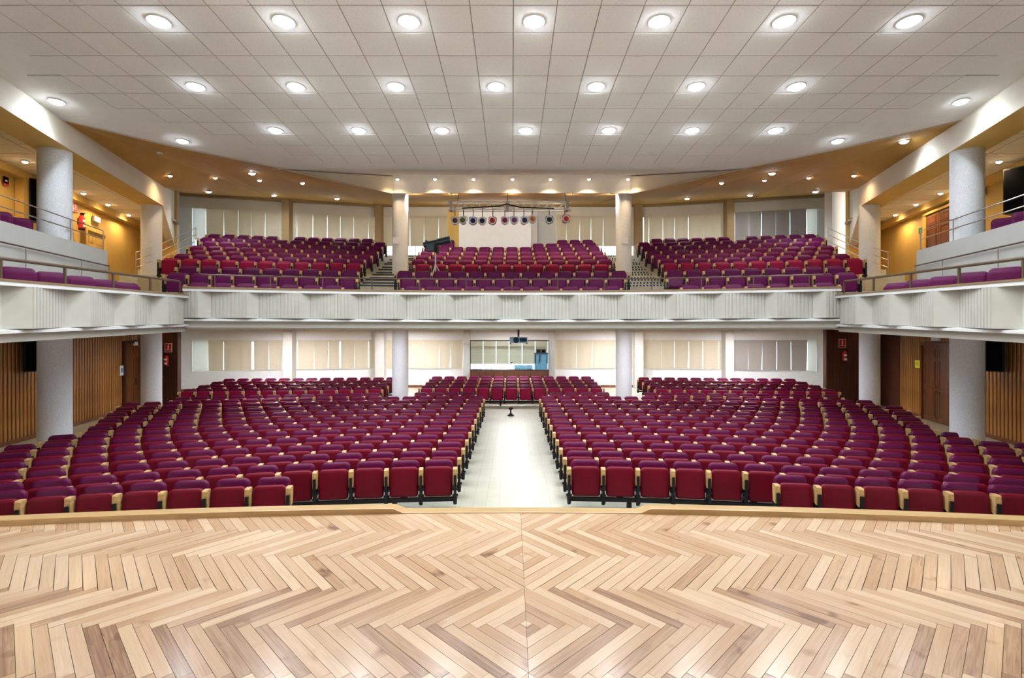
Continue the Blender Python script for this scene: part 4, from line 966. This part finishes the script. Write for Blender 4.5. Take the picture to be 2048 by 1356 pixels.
rk = empty('equipment_rack', (on_desk(1082), BD + 0.42, dz)); tag(rk, 'blue equipment rack with handles in the booth', 'rack')
MB().box(-0.30, 0.30, -0.2, 0.2, 0, 0.80).build('case', 'blue', rk); MB().box(-0.32, 0.32, -0.215, 0.2, 0.76, 0.84).build('lid', 'lens', rk)
for x in (-0.28, 0.28): MB().box(x - 0.03, x + 0.03, -0.22, -0.2, 0.35, 0.80).build('handle', 'lens', rk)
MB().tube([(-0.10, -0.23, 0.95), (-0.08, -0.24, 0.6), (-0.13, -0.24, 0.35)], 0.016, 6).build('cable', 'black', rk)
for i, x in enumerate((-0.155, 0.075)):
    b_ = empty('amplifier_box', (on_desk(1082) + x + 0.04, BD + 0.42, dz + 0.84)); tag(b_, f'black box on the equipment rack, {("left", "right")[i]} one', 'box', 'boxes on the rack')
    MB().box(-0.10, 0.10, -0.15, 0.15, 0, 0.16).build('case', 'black', b_); MB().box(-0.08, 0.08, -0.158, -0.15, 0.02, 0.14).build('front', 'cloth_black', b_)

# --- wall speakers
def speaker(loc, w_, h_, dp, rz, label):
    t = empty('wall_speaker', loc, rz); tag(t, label, 'speaker', 'wall speakers')
    MB().prism([(-w_ / 2, -dp), (w_ / 2, -dp), (w_ / 2 * 0.8, 0), (-w_ / 2 * 0.8, 0)], 0, h_).build('cabinet', 'black', t)
    MB().box(-w_ / 2 + 0.02, w_ / 2 - 0.02, -dp - 0.012, -dp, 0.03, h_ - 0.03).build('grille', 'cloth_black', t)
    MB().box(-0.05, 0.05, 0, 0.18, h_ * 0.45, h_ * 0.55).build('bracket', 'black', t)
wa = math.atan(0.23)
for s in (-1, 1):
    d = 13.9 if s < 0 else 13.75
    speaker((s * (wallx(d) - 0.2), d, PZ(742, d)), 0.55, 0.82, 0.35, -s * 1.0, f'black wall speaker under the {side(s)} gallery')
d = 14.0; speaker((-(wallx(d) - 0.2), d, PZ(447, d)), 0.45, 1.15, 0.3, 1.0, 'black wall speaker on the left upper gallery wall')
d = 12.75; speaker((wallx(d) - 0.2, d, PZ(428, d)), 0.55, 1.12, 0.35, -1.0, 'black wall speaker on the right upper gallery wall')

# --- doors
def door(name, s, dA, dB, z0, z1, label, leaves=2, frame='doorwood', leaf='doorwood'):
    """panelled door set in the side wall between two depths"""
    L_ = math.hypot(dB - dA, 0.23 * (dB - dA)); dm = (dA + dB) / 2
    t = empty(name, (s * (wallx(dm) - 0.035), dm, z0), (-(PI / 2 + wa) if s > 0 else (PI / 2 + wa))); struct(t, label)
    H = z1 - z0
    for a, b, c, d in ((-L_ / 2 - 0.08, -L_ / 2, 0, H + 0.08), (L_ / 2, L_ / 2 + 0.08, 0, H + 0.08), (-L_ / 2, L_ / 2, H, H + 0.08)): MB().box(a, b, -0.08, 0.05, c, d).build('door_frame', frame, t)
    lw = L_ / leaves
    for i in range(leaves):
        x0 = -L_ / 2 + lw * i
        lf = MB().box(x0 + 0.008, x0 + lw - 0.008, -0.02, 0.03, 0.01, H).build('leaf', leaf, t)
        for a, b in ((0.06, 0.42), (0.47, 0.80), (0.84, 0.965)):
            m_ = MB(); X0, X1, Z0, Z1 = x0 + 0.11, x0 + lw - 0.11, H * a, H * b
            m_.box(X0, X1, -0.035, -0.02, Z0, Z0 + 0.03); m_.box(X0, X1, -0.035, -0.02, Z1 - 0.03, Z1); m_.box(X0, X0 + 0.03, -0.035, -0.02, Z0, Z1); m_.box(X1 - 0.03, X1, -0.035, -0.02, Z0, Z1)
            m_.box(X0 + 0.06, X1 - 0.06, -0.032, -0.02, Z0 + 0.06, Z1 - 0.06); m_.build('panel', leaf, lf)
        hx = x0 + (lw - 0.06 if i == 0 else 0.06)
        hd_ = MB().box(hx - 0.02, hx + 0.02, -0.03, -0.02, 0.92, 1.18); hd_.tube([(hx, -0.03, 1.07), (hx, -0.07, 1.07), (hx + (-0.11 if i == 0 else 0.11), -0.07, 1.06)], 0.011, 6); hd_.build('door_handle', 'brass', lf)
    return t
door('door_1', -1, wall_d(246), wall_d(288), 0, 2.52, 'dark panelled door beside the left rear column', 2, 'darkwood', 'doorwood')
door('door_2', 1, wall_d(1910), wall_d(1850), 0, 2.50, 'brown panelled double door in the right wall')
door('door_3', 1, wall_d(1909), wall_d(1855), 4.4, 6.85, 'dark panelled door in the right upper gallery wall', 2, 'ochre')
door('door_4', -1, wall_d(168), wall_d(204), 4.0, 6.25, 'ochre doorway in the left upper gallery wall', 2, 'ochre', 'ochre')
# flat dark panel standing in for the recess beyond the right door
rc = MB(); da, db = wall_d(1802), wall_d(1752); rc.prism([(wallx(da) - 0.05, da), (wallx(db) - 0.05, db), (wallx(db), db), (wallx(da), da)], 0, 3.0)
tag(rc.build('wall_panel', 'darkwood'), 'flat dark panel standing in for the recess beyond the right column', 'panel')

# --- safety signs, extinguishers, exit lights, notices
def on_wall(s, px, py, off=0.05):
    d = wall_d(px); return Vector((s * (wallx(d) - off), d, PZ(py, d)))
WR = {-1: (PI / 2 + wa), 1: -(PI / 2 + wa)}
def extinguisher(loc, rz, label):
    t = empty('fire_extinguisher', loc, rz); tag(t, label, 'extinguisher', 'fire extinguishers')
    MB().lathe([(0.07, 0.0), (0.085, 0.02), (0.085, 0.34), (0.07, 0.40), (0.03, 0.44), (0.03, 0.47)], 20, mx=Matrix.Translation((0, -0.10, 0))).build('cylinder', 'red', t, True)
    MB().lathe([(0.088, -0.01), (0.088, 0.04)], 20, mx=Matrix.Translation((0, -0.10, 0))).build('foot_ring', 'black', t)
    MB().box(-0.02, 0.02, -0.16, -0.06, 0.46, 0.52).box(-0.015, 0.015, -0.20, -0.08, 0.51, 0.53).build('valve', 'black', t)
    MB().tube([(0.02, -0.10, 0.48), (0.11, -0.10, 0.42), (0.12, -0.10, 0.20), (0.10, -0.10, 0.08)], 0.013, 6).build('hose', 'black', t)
    for z0, z1 in ((0.08, 0.16), (0.24, 0.31)):
        v = []; 
        for k in range(7):
            a = -PI / 2 + (k / 6 - 0.5) * 1.6; v += [(0.0865 * math.cos(a), -0.10 + 0.0865 * math.sin(a), z0), (0.0865 * math.cos(a), -0.10 + 0.0865 * math.sin(a), z1)]
        MB().add(v, [(2 * k, 2 * k + 2, 2 * k + 3, 2 * k + 1) for k in range(6)]).build('label', 'paper', t)
    MB().box(-0.04, 0.04, -0.02, 0, 0.15, 0.35).build('bracket', 'black', t)
def fire_sign(loc, rz, label, k=1.0):
    t = empty('fire_sign', loc, rz); tag(t, label, 'sign', 'fire extinguisher signs')
    w_, h_ = 0.29 * k, 0.36 * k
    MB().box(-w_ / 2, w_ / 2, -0.01, 0, 0, h_).build('plate', 'paper', t)
    MB().box(-w_ * 0.42, w_ * 0.42, -0.014, -0.01, h_ * 0.30, h_ * 0.94).build('red_field', 'red', t)
    MB().box(-w_ * 0.42, w_ * 0.42, -0.014, -0.01, h_ * 0.05, h_ * 0.24).build('caption_bar', 'red', t)
    m_ = MB().prism([(-w_ * 0.09, h_ * 0.36), (w_ * 0.09, h_ * 0.36), (w_ * 0.09, h_ * 0.72), (w_ * 0.04, h_ * 0.80), (w_ * 0.10, h_ * 0.86), (-w_ * 0.04, h_ * 0.88), (-w_ * 0.04, h_ * 0.80), (-w_ * 0.09, h_ * 0.72)], 0.014, 0.017, mx=Matrix.Rotation(PI / 2, 4, 'X'))
    m_.build('pictogram', 'paper', t)
lx = PX(337, 20.28); rx_ = PX(1684.5, 20.28)
fire_sign((lx, 20.28, PZ(704.5, 20.28)), 0, 'red extinguisher sign on the left dark wood return'); fire_sign((rx_, 20.28, PZ(696, 20.28)), 0, 'red extinguisher sign on the right dark wood return')
extinguisher((PX(336, 20.28), 20.28, PZ(732.5, 20.28)), 0, 'red fire extinguisher on the left dark wood return'); extinguisher((PX(1686, 20.28), 20.28, PZ(724, 20.28)), 0, 'red fire extinguisher on the right dark wood return')
p = on_wall(-1, 147, 424); fire_sign(p, WR[-1], 'red extinguisher sign on the left upper gallery wall', 0.85)
p = on_wall(-1, 153, 459); extinguisher(p, WR[-1], 'red fire extinguisher on the left upper gallery wall')
def exit_sign(loc, rz, label, w_=0.30, h_=0.16):
    t = empty('exit_light', loc, rz); tag(t, label, 'exit light', 'emergency lights')
    MB().box(-w_ / 2, w_ / 2, -0.06, 0, 0, h_).build('housing', 'white', t); MB().box(-w_ / 2 + 0.02, w_ / 2 - 0.02, -0.066, -0.06, 0.02, h_ - 0.02).build('diffuser', 'paper', t)
exit_sign(on_wall(-1, 266, 691), WR[-1], 'white emergency light above the left door'); exit_sign(on_wall(1, 1877, 682), WR[1], 'white emergency light above the right double door', 0.42, 0.18)
exit_sign(on_wall(-1, 188, 444), WR[-1], 'white emergency light above the left gallery doorway', 0.36, 0.17)
def notice(loc, rz, w_, h_, m_, label, lines=True):
    t = empty('notice', loc, rz); tag(t, label, 'notice')
    MB().box(-w_ / 2, w_ / 2, -0.008, 0, 0, h_).build('sheet', m_, t)
    if lines: MB().box(-w_ * 0.25, w_ * 0.25, -0.011, -0.008, h_ * 0.3, h_ * 0.75).build('print', 'blue' if m_ == 'paper' else 'ochre', t)
notice(on_wall(-1, 240.5, 751), WR[-1], 0.26, 0.36, 'paper', 'white printed notice beside the left door')
notice(on_wall(1, 1838, 736), WR[1], 0.30, 0.27, 'yellow', 'yellow notice beside the right double door')
notice(on_wall(1, 1845, 467), WR[1], 0.26, 0.20, 'green', 'small green sign beside the upper gallery door', False)
q = bpt(1278.5, -0.46); notice((q[0], q[1], PZ(721.5, q[1])), 0, 0.34, 0.24, 'paper', 'white sheet taped on the lower pilaster right of centre', False)
for s, px in ((-1, 793), (1, 1249)):
    notice((PX(px, 18.45), 18.45, PZ(487, 18.45)), 0, 0.26, 0.22, 'paper', f'white sheet on the {side(s)} inner column above the balcony', False)
for s, px, py in ((-1, 7.5, 367), (1, 1970.5, 388)):
    t = empty('alarm_point', on_wall(s, px, py), WR[s]); tag(t, f'black and red alarm sign on the {side(s)} upper gallery wall', 'sign', 'alarm signs')
    MB().box(-0.09, 0.09, -0.012, 0, 0, 0.17).build('plate', 'cloth_black', t); MB().box(-0.09, 0.09, -0.014, 0, -0.05, 0).build('red_strip', 'red', t); MB().box(-0.04, 0.04, -0.015, -0.012, 0.05, 0.09).build('mark', 'paper', t)
pp = MB(); p0 = on_wall(-1, 36, 470, 0.12); pp.box(-0.12, 0.12, -0.10, 0.10, 4.45, 7.0); po = pp.build('wall_duct', 'ochre', loc=(p0.x, p0.y, 0)); po.rotation_euler = (0, 0, WR[-1]); tag(po, 'ochre vertical duct on the left upper gallery wall', 'duct')
# smoke detector, floor stand
sd = empty('smoke_detector', on_brown(320, 305)); tag(sd, 'small white smoke detector on the left brown ceiling', 'detector')
MB().lathe([(0.05, -0.05), (0.07, -0.03), (0.08, 0.02)], 16).build('housing', 'white', sd, True); MB().lathe([(0.02, -0.06), (0.03, -0.045)], 10).build('sensor', 'grey', sd)
fd = 17.9
fo = empty('floor_stand', (PX(1021.5, fd), fd, floor_z(fd) + 0.0)); tag(fo, 'small black stand on the floor of the centre aisle', 'stand')
MB().lathe([(0.12, 0), (0.12, 0.02), (0.03, 0.10), (0.025, 0.22)], 16).build('base', 'black', fo, True); MB().lathe([(0.03, 0.20), (0.075, 0.24), (0.075, 0.28), (0.03, 0.30)], 14).build('head', 'black', fo)
